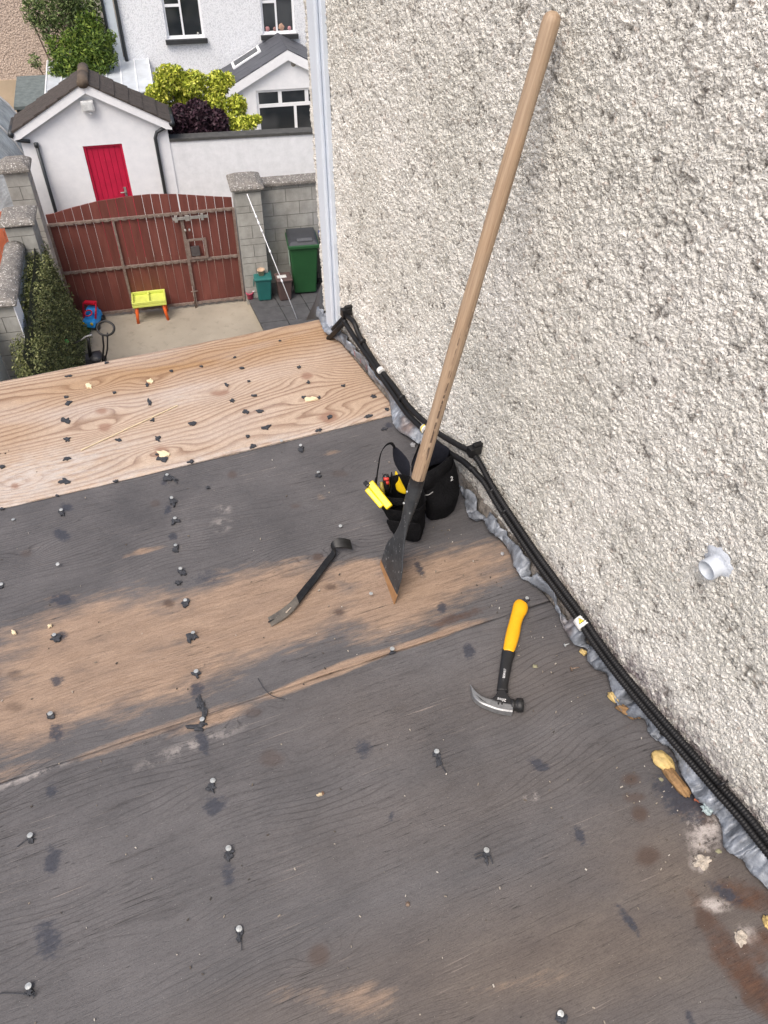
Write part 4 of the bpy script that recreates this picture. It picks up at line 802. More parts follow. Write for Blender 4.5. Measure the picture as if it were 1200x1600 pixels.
# ------------------------------------------------------------------ the gate
GRED = N('red brown gate paint'); v = GRED.co((1, 1, .2)); c = GRED.ramp(GRED.noise(9, 5, .65, v), [(.3, (.12, .034, .026)), (.5, (.175, .050, .038)), (.7, (.215, .068, .052))]); oi = GRED.node('ShaderNodeObjectInfo')
c = GRED.mix(GRED.math('MULTIPLY', oi.outputs['Random'], .5), c, (.09, .024, .018)); c = GRED.mix(GRED.ramp(GRED.noise(40, 4, .7, v), [(.68, 0.0), (.75, .5)]), c, (.28, .16, .13)); GRED.bump(GRED.noise(50, 3, .6, v), .3, .004); GRED = GRED.fin(c, .6)
RAIL = speck('rusty painted steel rail', (.25, .20, .17), (.16, .10, .08), (.42, .38, .35), .3, 18, .7, .3)
arch = [(0, 1.84), (.12, 1.845), (.2, 1.86), (.35, 1.90), (.82, 1.98), (1.3, 2.015), (1.65, 2.02), (2.05, 1.985), (2.28, 1.95), (2.6, 1.90), (2.9, 1.86)]
def az(s_): return float(np.interp(s_, *zip(*arch)))
def leaf(lab, s0_, s1_, nb):
    t = ything('gate_leaf', lab, 'gate', s0_, 0); pitch = (s1_ - s0_) / nb
    for k in range(nb):
        a, c = k * pitch + .0035, (k + 1) * pitch - .0035; b = MB(); y0 = .0; j = random.uniform(-.002, .002)
        b.prism([(a - .0025, y0 + j, .07), (c + .0025, y0 + j, .07), (c, y0 + j, az(s0_ + c)), (a, y0 + j, az(s0_ + a))], (0, .02, 0)); obj('board', b, GRED, t)
    for z_ in (.08, .875, 1.69):
        b = MB(); b.box(0, s1_ - s0_, -.03, -.008, z_ - .02, z_ + .02)
        for k in range(nb): b.box(k * pitch + pitch * .25, k * pitch + pitch * .75, -.042, -.0301, z_ - .026, z_ + .012)
        obj('rail', b, RAIL, t)
    for x in ([0, s1_ - s0_] if nb < 10 else [0, .97, s1_ - s0_]):
        b = MB(); b.box(x - .018, x + .018, -.046, -.004, .03, 1.70); obj('upright', b, RAIL, t)
    return t
l1 = leaf('wide left leaf of the red brown timber gate with an arched top', .03, 2.052, 15); l2 = leaf('narrow right leaf of the red brown gate with bolt and lock box', 2.066, 2.90, 6)
GS = simple('galvanised gate bolt', (.33, .32, .30), .5, .3)
b = MB(); b.box(-.15, .42, -.075, -.05, 1.60, 1.64); b.box(-.12, -.07, -.085, -.048, 1.57, 1.67); b.box(.30, .34, -.085, -.048, 1.57, 1.67); b.box(.05, .12, -.085, -.047, 1.58, 1.66); obj('slide_bolt', b, GS, l2)
b = MB(); b.box(.01, .33, -.055, -.047, 1.22, 1.26); b.box(.01, .33, -.055, -.047, .90, .94); b.box(.01, .05, -.0551, -.0469, .94, 1.22); b.box(.29, .33, -.0551, -.0469, .94, 1.22); obj('lock_frame', b, RAIL, l2)
b = MB(); b.box(.06, .2, -.06, -.02, .96, 1.12); obj('lock_box', b, simple('dark lock plate', (.08, .07, .07), .5), l2); b = MB(); b.tube([(-.02, -.06, .0), (-.02, -.06, .42)], .012, 8); b.tube([(-.06, -.06, .32), (.06, -.06, .32)], .009, 8); obj('drop_bolt', b, RAIL, l2)
for k in (0, 1): b = MB(); b.tube([(.02 + k * .07, -.085, 1.42), (.02 + k * .07, -.045, 1.42)], .018, 10); obj('padlock_ring', b, GS, l2)
b = MB(); b.box(.0, 2.9, -.02, .03, .005, .06); 
# ------------------------------------------------------------------ blockwork
def blockwork(t, x0, x1, y0, y1, z0, z1, courses, bl=.44, name='block', mat=BLOCK, jt=.011, half=0):
    b = MB(); b.box(x0 + .006, x1 - .006, y0 + .006, y1 - .006, z0, z1); obj('mortar_core', b, MORTAR, t)
    z = z0; k = half
    ci = 0
    while z < z1 - .03:
        h_ = min(courses[ci % len(courses)], z1 - z); ci += 1; x = x0 - (bl / 2 if k % 2 else 0); k += 1
        while x < x1 - .03:
            a = max(x, x0); c = min(x + bl, x1)
            if c - a > .04:
                b = MB(); b.box(a + (jt / 2 if a > x0 else 0), c - (jt / 2 if c < x1 else 0), y0, y1, z + jt / 2, z + h_ - jt / 2)
                obj(name, b, mat, t)
            x += bl
        z += h_
def cap(t, x0, x1, y0, y1, z0, z1, ov=.06, name='cap_stone'):
    b = MB(); m = (z1 - z0) * .45
    b.hexa([(x0 - ov, y0 - ov, z0), (x1 + ov, y0 - ov, z0), (x1 + ov, y1 + ov, z0), (x0 - ov, y1 + ov, z0)], [(x0 - ov, y0 - ov, z0 + m), (x1 + ov, y0 - ov, z0 + m), (x1 + ov, y1 + ov, z0 + m), (x0 - ov, y1 + ov, z0 + m)])
    b.hexa([(x0 - ov * .95, y0 - ov * .95, z0 + m), (x1 + ov * .95, y0 - ov * .95, z0 + m), (x1 + ov * .95, y1 + ov * .95, z0 + m), (x0 - ov * .95, y1 + ov * .95, z0 + m)], [(x0 + .05, y0 + .05, z1), (x1 - .05, y0 + .05, z1), (x1 - .05, y1 - .05, z1), (x0 + .05, y1 - .05, z1)])
    o = obj(name, b, CONC, t, bevel=.02); return o
pr = ything('gate_pillar', 'grey block gate pillar with lichened cap right of the gate', 'gate pillar', 2.94, -.15)
blockwork(pr, 0, .42, 0, .5, 0, 2.02, [.22, .11, .22, .22, .11], .44); cap(pr, 0, .42, 0, .5, 2.02, 2.13)
wr = ything('block_wall', 'grey concrete block wall behind the green wheelie bin', 'wall', 3.37, .3)
blockwork(wr, 0, 3.4, 0, .2, 0, 1.86, [.225], .45, half=1); b = MB(); b.box(-.0, 3.4, -.05, .25, 1.86, 1.93); obj('coping', b, CONC, wr, bevel=.02)
pf = ything('gate_pillar', 'grey block gate pillar with lichened cap at the top end of the hedge', 'gate pillar', -.46, -.72)
blockwork(pf, 0, .38, 0, .5, 0, 2.0, [.22, .22, .11], .38); cap(pf, 0, .38, 0, .5, 2.03, 2.13)
pn = ything('boundary_pillar', 'nearest block pillar with lichened cap at the lower left', 'pillar', -.55, -3.0)
blockwork(pn, 0, .36, 0, .36, 0, 2.02, [.22, .22, .11], .36); cap(pn, 0, .36, 0, .36, 2.03, 2.13)
b = MB(); b.box(.361, .372, -.002, .362, .0, 2.01); obj('painted_side', b, WHITE, pn)
lw = ything('boundary_wall', 'low block boundary wall with rounded coping behind the hedge', 'wall', -.5, -2.66)
b = MB(); b.box(0, .2, 0, 1.94, 0, 1.70); obj('wall_face', b, WHITE, lw)
b = MB(); b.tube([(.09, t_, 1.70 + .02 * random.random()) for t_ in np.linspace(0.0, 1.94, 12)], .15, 14, up=(0, 0, 1), flat=.75); obj('coping', b, CONC, lw)
lw2 = ything('boundary_wall', 'white painted boundary wall running from the near pillar towards the viewer', 'wall', -.72, -9); b = MB(); b.box(0, .18, 0, 5.97, 0, 1.75); obj('wall_face', b, WHITE, lw2); b = MB(); b.box(-.03, .21, 0, 5.97, 1.75, 1.82); obj('coping', b, CONC, lw2)
# neighbour's side, left
p3 = Y(0, 262, 1.1); p4 = Y(45, 258, 1.1)
pk = ything('lane_pillar', 'farther block pillar in front of the polytunnel', 'pillar', p4[0] - .42, 1.1); blockwork(pk, 0, .36, 0, .4, 0, p4[2] - .1, [.22, .22, .11], .36); cap(pk, 0, .36, 0, .4, p4[2] - .1, p4[2] + .04)
ORG = simple('terracotta fence board', (.42, .11, .05), .6, var=.2, scale=6)
of = ything('terracotta_gate', 'orange terracotta panelled gate between the left pillars', 'gate', p4[0] - 1.6, .55)
for k in range(8): b = MB(); b.box(k * .145, k * .145 + .138, 0, .02, .05, 1.72 if k < 20 else 0); obj('board', b, ORG, of)
b = MB(); b.box(0, 1.16, .02, .05, .3, .38); obj('rail', b, ORG, of); b = MB(); b.box(0, 1.16, .02, .05, 1.3, 1.38); obj('rail', b, ORG, of)
gb = ything('grey_box', 'dark grey storage box left of the boundary wall', 'storage box', -1.25, -1.9); b = MB(); b.box(0, .6, 0, 1.3, 0, .85); obj('body', b, simple('grey box plastic', (.16, .17, .18), .6), gb); b = MB(); b.box(-.03, .63, -.03, 1.33, .85, .93); obj('lid', b, simple('grey box lid', (.20, .21, .22), .5), gb, bevel=.02)

# ------------------------------------------------------------------ foliage
def leaves(name, centers, n, size, mat, parent, seed=0, squash=1.0, shell=.5, dirn=None):
    r = np.random.default_rng(seed); cs = np.array(centers, float); vol = np.prod(cs[:, 3:6], axis=1) ** (2 / 3); k = r.choice(len(cs), n, p=vol / vol.sum())
    d = r.normal(size=(n, 3)); d /= np.linalg.norm(d, axis=1)[:, None]; rad = (shell + (1 - shell) * r.random(n)) ** .6; c = cs[k, :3] + d * rad[:, None] * cs[k, 3:6]
    a = r.normal(size=(n, 3)); 
    if dirn is not None: a = a * .6 + np.array(dirn)
    a /= np.linalg.norm(a, axis=1)[:, None]; q = r.normal(size=(n, 3)); q = np.cross(a, q); q /= np.linalg.norm(q, axis=1)[:, None]
    s_ = size * r.uniform(.55, 1.35, n)[:, None]; w_ = s_ * .42 * squash
    nn_ = np.cross(a, q); V = np.stack([c - a * s_, c + q * w_ + nn_ * w_ * .3, c + a * s_, c - q * w_ + nn_ * w_ * .3], 1).reshape(-1, 3)
    m = bpy.data.meshes.new(name); m.vertices.add(n * 4); m.vertices.foreach_set('co', V.astype(np.float32).reshape(-1)); m.loops.add(n * 4); m.loops.foreach_set('vertex_index', np.arange(n * 4, dtype=np.int32)); m.polygons.add(n); m.polygons.foreach_set('loop_start', np.arange(0, n * 4, 4, dtype=np.int32)); m.update(calc_edges=True)
    return obj(name, m, mat, parent)
def stems(parent, base, tips, r0, mat, seed=0, name='stem'):
    r = np.random.default_rng(seed)
    for t_ in tips:
        b = MB(); m_ = (np.array(base) + np.array(t_)) / 2 + r.normal(0, .06, 3); b.tube(spline([base, m_, t_], 8), list(np.linspace(r0, r0 * .25, 8)), 6); obj(name, b, mat, parent)
BARK = simple('bark', (.13, .10, .075), .9)
# hedge hugging the boundary wall
HG = leafy('olive creeper leaves', [(.05, .065, .025), (.14, .165, .06), (.23, .25, .10), (.32, .32, .15)])
hd = ything('wall_creeper', 'dense olive green creeper covering the boundary wall beside the gate', 'hedge', -.28, -.25)
cen = []
rr_ = np.random.default_rng(8)
for w_ in np.arange(0, -3.4, -.14):
    for z_ in np.arange(.1, 1.7, .16):
        out = .17 + .30 * (1 - z_ / 1.8) ** 1.1 + (.0 if w_ > -.4 else .04); cen.append((out * .5 + rr_.normal(0, .015), w_, z_ + rr_.normal(0, .02), out * .6 + .03, .12, .13))
leaves('foliage', cen, 60000, .021, HG, hd, 4, .8, .6, dirn=(.3, 0, .5))
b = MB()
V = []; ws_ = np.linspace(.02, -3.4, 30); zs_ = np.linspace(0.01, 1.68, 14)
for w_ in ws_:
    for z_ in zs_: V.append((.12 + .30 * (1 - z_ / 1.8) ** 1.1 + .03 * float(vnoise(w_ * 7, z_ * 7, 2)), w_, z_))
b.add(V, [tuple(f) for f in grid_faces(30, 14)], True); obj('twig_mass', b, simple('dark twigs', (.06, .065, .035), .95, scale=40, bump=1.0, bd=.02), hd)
wd_ = ything('weed_patch', 'bright green weeds at the foot of the creeper beside the ride-on toy', 'weeds', .12, -.45); leaves('foliage', [(0, 0, .05, .16, .2, .07), (-.1, -.3, .06, .12, .25, .1)], 1500, .022, leafy('bright weed leaves', [(.03, .08, .015), (.09, .17, .04)]), wd_, 5)
# ------------------------------------------------------------------ white shed
SW = 2.0
sh = ything('white_shed', 'white gabled shed with red door behind the gate', 'shed', -.33, SW)
pL, pR, pA = Y(32, 222, SW), Y(262, 206, SW), Y(135, 140, SW); W_ = pR[0] - pL[0]; ez = 2.42; az_ = 3.07; ax_ = .883 + .33; DPT = .60
def sx(px, py, w_=SW): q = Y(px, py, w_); return q[0] + .33, q[2]
b = MB(); d0 = sx(129, 229); d1 = sx(190, 224); dl, dr, dt = d0[0], d1[0], (d0[1] + d1[1]) / 2
front = [(0, 0, 0), (dl, 0, 0), (dl, 0, dt), (dr, 0, dt), (dr, 0, 0), (W_, 0, 0), (W_, 0, ez), (ax_, 0, az_), (0, 0, ez)]
b.prism([(0, 0, 0), (dl, 0, 0), (dl, 0, dt), (ax_, 0, az_ - .0), (0, 0, ez)][::-1], (0, .2, 0)); b.prism([(dr, 0, 0), (W_, 0, 0), (W_, 0, ez), (ax_, 0, az_), (dr, 0, dt)][::-1], (0, .2, 0)); b.prism([(dl, 0, dt), (dr, 0, dt), (ax_, 0, az_)][::-1], (0, .2, 0))
b.box(0, .2, .2, DPT, 0, ez); b.box(W_ - .2, W_, .2, DPT, 0, ez); b.prism([(0.2, DPT - .2, 0), (W_ - .2, DPT - .2, 0), (W_ - .2, DPT - .2, ez), (ax_, DPT - .2, az_), (.2, DPT - .2, ez)], (0, .2, 0))
obj('wall', b, WHITE, sh)
RED = speck('faded crimson door paint', (.56, .014, .062), (.46, .012, .05), (.62, .12, .12), .0, 9, .5, .1); nb = 6; dwid = (dr - dl - .08) / nb
dthing = MB()
for k in range(nb): dthing.box(dl + .04 + k * dwid, dl + .04 + (k + 1) * dwid - .006, .045, .07, 0.02, dt - .04)
dthing.box(dl + .04, dr - .04, .07, .08, .02, dt - .04)
do = obj('door', dthing, RED, sh); b = MB(); b.box(dl, dl + .038, .02, .09, 0, dt); b.box(dr - .038, dr, .02, .09, 0, dt); b.box(dl + .038, dr - .038, .02, .09, dt - .038, dt); obj('door_frame', b, RED, sh)
hq = sx(203, 300); b = MB(); b.box(dr - .13, dr - .09, .03, .046, hq[1] - .08, hq[1] + .08); b.tube([(dr - .11, .03, hq[1]), (dr - .11, .0, hq[1]), (dr - .2, .0, hq[1])], .012, 8); obj('door_handle', b, GS, do)
TILE = speck('mossy roof tile', (.075, .062, .055), (.045, .038, .034), (.16, .13, .10), .2, 14, .9, .6, .01)
def tiles(t, A, B, C_, D_, rows, cols, mat, th=.025, lap=.03, wob=.004, name='roof_tile'):
    # A,B lower edge (near, far); D_,C_ upper edge (near, far)
    A, B, C_, D_ = [np.array(q, float) for q in (A, B, C_, D_)]; nrm = np.cross(B - A, D_ - A); nrm /= np.linalg.norm(nrm); nrm = nrm if nrm[2] > 0 else -nrm
    for i in range(rows):
        for j in range(cols):
            u0, u1 = j / cols, (j + 1) / cols - .006; v0, v1 = max(i / rows - .012, -.02), (i + 1) / rows
            def q(u, v_): return (A * (1 - u) + B * u) * (1 - v_) + (D_ * (1 - u) + C_ * u) * v_
            l0 = th * .8 + lap * .35 + random.uniform(0, wob); l1 = th * .6
            b = MB(); b.hexa([q(u0, v0), q(u1, v0), q(u1, v1), q(u0, v1)], [q(u0, v0) + nrm * l0, q(u1, v0) + nrm * l0, q(u1, v1) + nrm * l1, q(u0, v1) + nrm * l1]); obj(name, b, mat, t)
slopeL = (az_ - ez) / ax_; slopeR = (az_ - ez) / (W_ - ax_); ov = .05
zr = az_ + .04
tiles(sh, (-ov, -.12, zr - slopeL * (ax_ + ov)), (-ov, DPT + .1, zr - slopeL * (ax_ + ov)), (ax_, DPT + .1, zr), (ax_, -.12, zr), 6, 3, TILE)
tiles(sh, (W_ + ov, -.12, zr - slopeR * (W_ - ax_ + ov)), (W_ + ov, DPT + .1, zr - slopeR * (W_ - ax_ + ov)), (ax_, DPT + .1, zr), (ax_, -.12, zr), 6, 3, TILE)
for k in range(2): b = MB(); b.tube([(ax_, -.14 + k * .42, zr + .0), (ax_, -.14 + k * .42 + .43, zr + .012)], [.095, .088], 12, up=(0, 0, 1), flat=.8); obj('ridge_tile', b, speck('brown ridge tile', (.13, .10, .075), (.08, .06, .045), (.22, .18, .13), .2, 14, .9, .6), sh)
b = MB(); hb = .15
b.prism([(-ov - .03, -.1, zr - slopeL * (ax_ + ov + .03) - .01), (ax_, -.1, zr - .01), (ax_, -.1, zr - .01 - hb), (-ov + .07, -.1, zr - slopeL * (ax_ + ov - .07) - hb), (-ov - .03, -.1, zr - slopeL * (ax_ + ov + .03) - hb * .75)], (0, .03, 0)); obj('bargeboard', b, TRIM, sh)
b = MB(); b.prism([(ax_ + .003, -.1, zr - .01), (W_ + ov + .03, -.1, zr - slopeR * (W_ - ax_ + ov + .03) - .01), (W_ + ov + .03, -.1, zr - slopeR * (W_ - ax_ + ov + .03) - hb * .75), (W_ + ov - .07, -.1, zr - slopeR * (W_ - ax_ + ov - .07) - hb), (ax_ + .003, -.1, zr - .01 - hb)], (0, .03, 0)); obj('bargeboard', b, TRIM, sh)
b = MB(); b.box(.0, W_, -.07, -.001, ez - .05, ez - .03) if False else None
ln_ = sx(137, 163); b = MB(); b.box(ln_[0] - .10, ln_[0] + .10, -.12, -.02, ln_[1] - .08, ln_[1] + .08); lo_ = obj('floodlight', b, simple('grey lamp body', (.55, .56, .56), .4), sh, bevel=.008); b = MB(); b.box(ln_[0] - .075, ln_[0] + .075, -.128, -.121, ln_[1] - .055, ln_[1] + .06); obj('lamp_glass', b, simple('lamp glass', (.6, .62, .62), .15, bump=0), lo_); b = MB(); b.blob((ln_[0] + .02, -.07, ln_[1] - .12), .03, .022, .022, 1, 0); obj('sensor', b, TRIM, lo_)
gl = zr - slopeL * (ax_ + ov)
b = MB(); b.tube([(-ov - .05, -.12, gl - .03), (-ov - .05, DPT, gl - .03)], .05, 8); b.tube([(-ov - .05, -.06, gl - .06), (-.02, -.06, gl - .14), (.16, -.06, gl - .17)], .032, 8); obj('gutter', b, DARKPIPE, sh)
a1_ = sx(57, 228, SW - .07); a2_ = sx(88, 335, SW - .07); b = MB(); b.tube([(a1_[0], -.05, a1_[1] + .03), (a2_[0], -.05, 0)], .03, 8); b.tube([(a1_[0], -.05, a1_[1] + .04), (a1_[0], -.05, a1_[1] - .02)], .04, 8); obj('downpipe', b, DARKPIPE, sh)
g2 = zr - slopeR * (W_ - ax_ + ov); c1_ = sx(243, 218, SW - .07)
b = MB(); b.tube([(W_ + ov + .04, -.12, g2 - .03), (W_ + ov + .04, DPT, g2 - .03)], .05, 8); obj('gutter', b, DARKPIPE, sh)
b = MB(); b.tube([(W_ + ov + .02, -.06, g2 - .05), (c1_[0] + .04, -.05, g2 - .17), (c1_[0], -.05, g2 - .26), (c1_[0], -.05, 0)], .03, 8); obj('downpipe', b, DARKPIPE, sh)
# white garden wall
gw = ything('garden_wall', 'long white rendered garden wall with a dark coping right of the shed', 'wall', 2.082, 2.02)
q0 = Y(266, 216, 2.02); q1 = Y(490, 204, 2.02); b = MB(); b.prism([(0.003, 0, 0), (4.6, 0, 0), (4.6, 0, q1[2] - (q0[2] - q1[2]) * .8 - .055), (0.003, 0, q0[2] - .055)], (0, .2, 0)); obj('wall', b, speck('stained white wall', (.85, .865, .89), (.72, .74, .76), (.42, .44, .45), -.25, 7, .85, .2, streak=True), gw)
b = MB(); b.prism([(0, -.02, q0[2] - .055), (4.62, -.02, q1[2] - (q0[2] - q1[2]) * .8 - .055), (4.62, -.02, q1[2] - (q0[2] - q1[2]) * .8 - .01), (0, -.02, q0[2] - .01)], (0, .24, 0)); obj('coping', b, speck('dark coping', (.085, .085, .08), (.05, .05, .05), (.2, .2, .19), .0, 9), gw)

# ------------------------------------------------------------------ white house behind
HW = 7.0; hs = ything('white_house', 'white pebbledashed house with two tall windows at the top of the view', 'house', 1.47, HW)
hz = 1.52; WW = 8.5; DH = 9
WIN = [(Y(262, 61, HW), Y(320, 59, HW)), (Y(411, 56, HW), Y(462, 55, HW))]
def wins(i): a, c = WIN[i]; return a[0] - 1.47, c[0] - 1.47, (a[2] + c[2]) / 2
x0a, x1a, z0a = wins(0); x0b, x1b, z0b = wins(1); zt = z0a + 1.35
b = MB()
b.box(0, x0a, 0, .3, hz, 6.5); b.box(x1a, x0b, 0, .3, hz, 6.5); b.box(x1b, WW, 0, .3, hz, 6.5)
for xa, xb in ((x0a, x1a), (x0b, x1b)): b.box(xa, xb, 0, .3, hz, z0a); b.box(xa, xb, 0, .3, zt, 6.5)
b.box(0, .3, .3, DH, hz, 6.5); b.box(WW - .3, WW, .3, DH, hz, 6.5); obj('wall', b, WHITE_DASH, hs)
b = MB(); b.box(-.03, WW + .03, -.03, DH, 0, hz); obj('plinth', b, WHITE, hs)
b = MB(); b.hexa([(-.2, -.4, 6.5), (WW + .2, -.4, 6.5), (WW + .2, DH + .2, 6.5), (-.2, DH + .2, 6.5)], [(-.2, DH * .4, 9), (WW + .2, DH * .4, 9), (WW + .2, DH * .45, 9), (-.2, DH * .45, 9)]); obj('roof', b, simple('dark slate', (.07, .07, .075), .7), hs)
for i, (xa, xb) in enumerate(((x0a, x1a), (x0b, x1b))):
    wdw = xb - xa; fr = MB(); f_ = .045; y0, y1 = .06, .12; xm = xa + wdw * .45
    fr.box(xa, xa + f_, y0, y1, z0a, zt); fr.box(xb - f_, xb, y0, y1, z0a, zt); fr.box(xa + f_, xb - f_, y0, y1, z0a, z0a + f_); fr.box(xa + f_, xb - f_, y0, y1, zt - f_, zt); fr.box(xm - .02, xm + .02, y0 + .001, y1 - .001, z0a + f_, zt - f_); fr.box(xa + f_, xm - .02, y0, y1, z0a + .58, z0a + .63)
    wo = obj('window', fr, TRIM, hs)
    for (pa, pb, pc, pd) in ((xa + f_, xm - .02, z0a + f_, z0a + .58), (xa + f_, xm - .02, z0a + .63, zt - f_), (xm + .02, xb - f_, z0a + f_, zt - f_)): p_ = MB(); p_.box(pa, pb, .085, .095, pc, pd); obj('pane', p_, glass(), wo)
    s2 = MB(); s2.box(xa - .05, xb + .05, -.09, .10, z0a - .09, z0a - .005); obj('sill', s2, simple('black sill', (.03, .032, .034), .6), wo)
for k, (x, col_, s_) in enumerate([(x0b + .12, (.45, .22, .22), .10), (x0b + .28, (.30, .17, .15), .08), (x1b - .3, (.45, .28, .2), .15), (x1b - .12, (.5, .25, .27), .09), (x1a - .13, (.4, .4, .38), .05)]):
    b = MB(); b.blob((0, 0, s_ * .45), s_ * .45, .02, s_ * .5, k, .15); p_ = yw(1.47 + x, HW + .07, z0a + .045); o = obj('ornament', b, simple('ornament%d' % k, col_, .6), None, tuple(p_), YR)
    tag(o, ['pink ornament on the left of the right hand windowsill', 'dark pink ornament beside the left pane of the right hand window', 'long pinkish ornament behind the big pane of the right hand window', 'small pink ornament in the right corner of the right hand window', 'pale bottle on the sill of the left hand window'][k], 'ornament')
b = MB(); b.box(-.22, -.03, -.02, .05, 0, 6.4); obj('side_panel', b, simple('bluish white cladding', (.60, .66, .72), .5, var=.05), hs)
for x, r_ in ((.03, .035), (-.24, .03)): b = MB(); b.tube([(x, -.06, .4), (x, -.06, 6.5)], r_, 8); obj('downpipe', b, DARKPIPE, hs)
# its gabled extension
EW = 5.8; E0 = Y(372, 180, EW)[0]; ea_ = Y(448, 78, EW); ee = Y(368, 128, EW)
he = ything('house_extension', 'small white gabled extension with slate roof, skylight and wide window', 'house extension', E0, EW)
axx = ea_[0] - E0; zap = ea_[2] - .02; zee = ee[2] - .05; EWd = axx * 2; dd = HW - EW - .004
wa = Y(398, 142, EW); wb = Y(402, 205, EW); wxl = wa[0] - E0 + .02; wz1 = wa[2]; wz0 = wz1 - .95; wxr = EWd - .2
b = MB(); b.box(0, wxl, 0, .2, 0, zee); b.box(wxr, EWd, 0, .2, 0, zee); b.box(wxl, wxr, 0, .2, 0, wz0); b.box(wxl, wxr, 0, .2, wz1, zee) if zee > wz1 else None
b.prism([(0, 0, zee), (EWd, 0, zee), (axx, 0, zap)][::-1], (0, .2, 0)); b.box(0, .2, .2, dd, 0, zee); b.box(EWd - .2, EWd, .2, dd, 0, zee); obj('wall', b, WHITE, he)
fr = MB(); f_ = .055; wm_ = wxl + (wxr - wxl) * .33; fr.box(wxl, wxl + f_, .04, .1, wz0, wz1); fr.box(wxr - f_, wxr, .04, .1, wz0, wz1); fr.box(wxl + f_, wxr - f_, .04, .1, wz0, wz0 + f_); fr.box(wxl + f_, wxr - f_, .04, .1, wz1 - f_, wz1); zt_ = wz1 - .33
fr.box(wxl + f_, wxr - f_, .041, .099, zt_ - .035, zt_ + .035); 
for q in (.31, .66): fr.box(wxl + (wxr - wxl) * q - .04, wxl + (wxr - wxl) * q + .04, .04, .1, zt_ + .035, wz1 - f_)
fr.box(wxl + (wxr - wxl) * .5 - .03, wxl + (wxr - wxl) * .5 + .03, .04, .1, wz0 + f_, zt_ - .035); wo = obj('window', fr, TRIM, he); p_ = MB(); p_.box(wxl + f_, wxr - f_, .065, .075, wz0 + f_, wz1 - f_); obj('pane', p_, glass(), wo)
SLATE = simple('dark slate tile', (.075, .08, .095), .55, var=.15, scale=4, bump=.1); sl_ = (zap - zee) / axx; o2 = .16; zq = zap + .05
tiles(he, (-o2, -.1, zq - sl_ * (axx + o2)), (-o2, dd, zq - sl_ * (axx + o2)), (axx, dd, zq), (axx, -.1, zq), 5, 6, SLATE, .012, .02)
tiles(he, (EWd + o2, -.1, zq - sl_ * (axx + o2)), (EWd + o2, dd, zq - sl_ * (axx + o2)), (axx, dd, zq), (axx, -.1, zq), 5, 6, SLATE, .012, .02)
b = MB(); b.prism([(-o2, -.1, zq - sl_ * (axx + o2) - .01), (axx, -.1, zq - .01), (EWd + o2, -.1, zq - sl_ * (axx + o2) - .01), (EWd + o2, -.1, zq - sl_ * (axx + o2) - .17), (EWd + o2 - .1, -.1, zq - sl_ * (axx + o2 - .1) - .2), (axx, -.1, zq - .2), (-o2 + .1, -.1, zq - sl_ * (axx + o2 - .1) - .2), (-o2, -.1, zq - sl_ * (axx + o2) - .17)], (0, .03, 0)); obj('bargeboard', b, TRIM, he)
def on(u, v_, l): A_ = np.array([-o2, -.1, zq - sl_ * (axx + o2)]); return A_ + np.array([0, 1, 0]) * u * dd + (np.array([axx, -.1, zq]) - A_) * v_ + np.array([-sl_, 0, 1]) / math.hypot(1, sl_) * l
for (u0, u1, v0, v1, l, mt, nm) in ((.62, .97, .18, .66, .05, TRIM, 'skylight'), (.68, .92, .22, .62, .058, glass(), 'skylight_pane')):
    b = MB(); b.hexa([on(u0, v0, .02), on(u0, v1, .02), on(u1, v1, .02), on(u1, v0, .02)], [on(u0, v0, l), on(u0, v1, l), on(u1, v1, l), on(u1, v0, l)]); obj(nm, b, mt, he)
b = MB(); b.tube([(-o2 - .04, -.1, zq - sl_ * (axx + o2) - .04), (-o2 - .04, dd, zq - sl_ * (axx + o2) - .04)], .05, 8); obj('gutter', b, DARKPIPE, he); b = MB(); b.tube([(-o2 - .04, -.04, zq - sl_ * (axx + o2) - .08), (-.02, -.05, zee - .2), (.13, -.05, zee - .3), (.13, -.05, 0)], .033, 8); obj('downpipe', b, DARKPIPE, he)
b = MB(); b.tube([(axx + .12, -.02, zap - .25), (axx + .12, -.001, zap - .25)], .05, 12); obj('vent', b, GS, he)
# interior ornament behind the wide window
# ------------------------------------------------------------------ tan house, left
TN = N('tan pebbledash'); v = TN.co(); a = TN.vor(26, v); bq = TN.noise(24, 4, .7, v); c = TN.ramp(TN.math('ADD', TN.math('MULTIPLY', a, .6), TN.math('MULTIPLY', bq, .6)), [(.3, (.62, .51, .43)), (.6, (.52, .42, .35)), (.85, (.38, .30, .25))]); TN.bump(TN.math('SUBTRACT', bq, a), .9, .02); TAN = TN.fin(c, .9)
TS = simple('smooth tan render', (.50, .40, .29), .9, var=.12, scale=2); tz = (Y(0, 126, 9)[2] + Y(70, 121, 9)[2]) / 2
th_ = ything('tan_house', 'tan pebbledashed house wall at the far upper left', 'house', -9, 9); b = MB(); b.box(0, 9.2, 0, 8, tz, 7); obj('wall', b, TAN, th_); b = MB(); b.box(-.02, 9.22, -.02, 8, 0, tz); obj('plinth', b, TS, th_)
b = MB(); b.hexa([(-.2, -.3, 7), (9.4, -.3, 7), (9.4, 8.3, 7), (-.2, 8.3, 7)], [(-.2, 3.9, 9.5), (9.4, 3.9, 9.5), (9.4, 4.1, 9.5), (-.2, 4.1, 9.5)]); obj('roof', b, simple('dark slate', (.07, .07, .075)), th_)
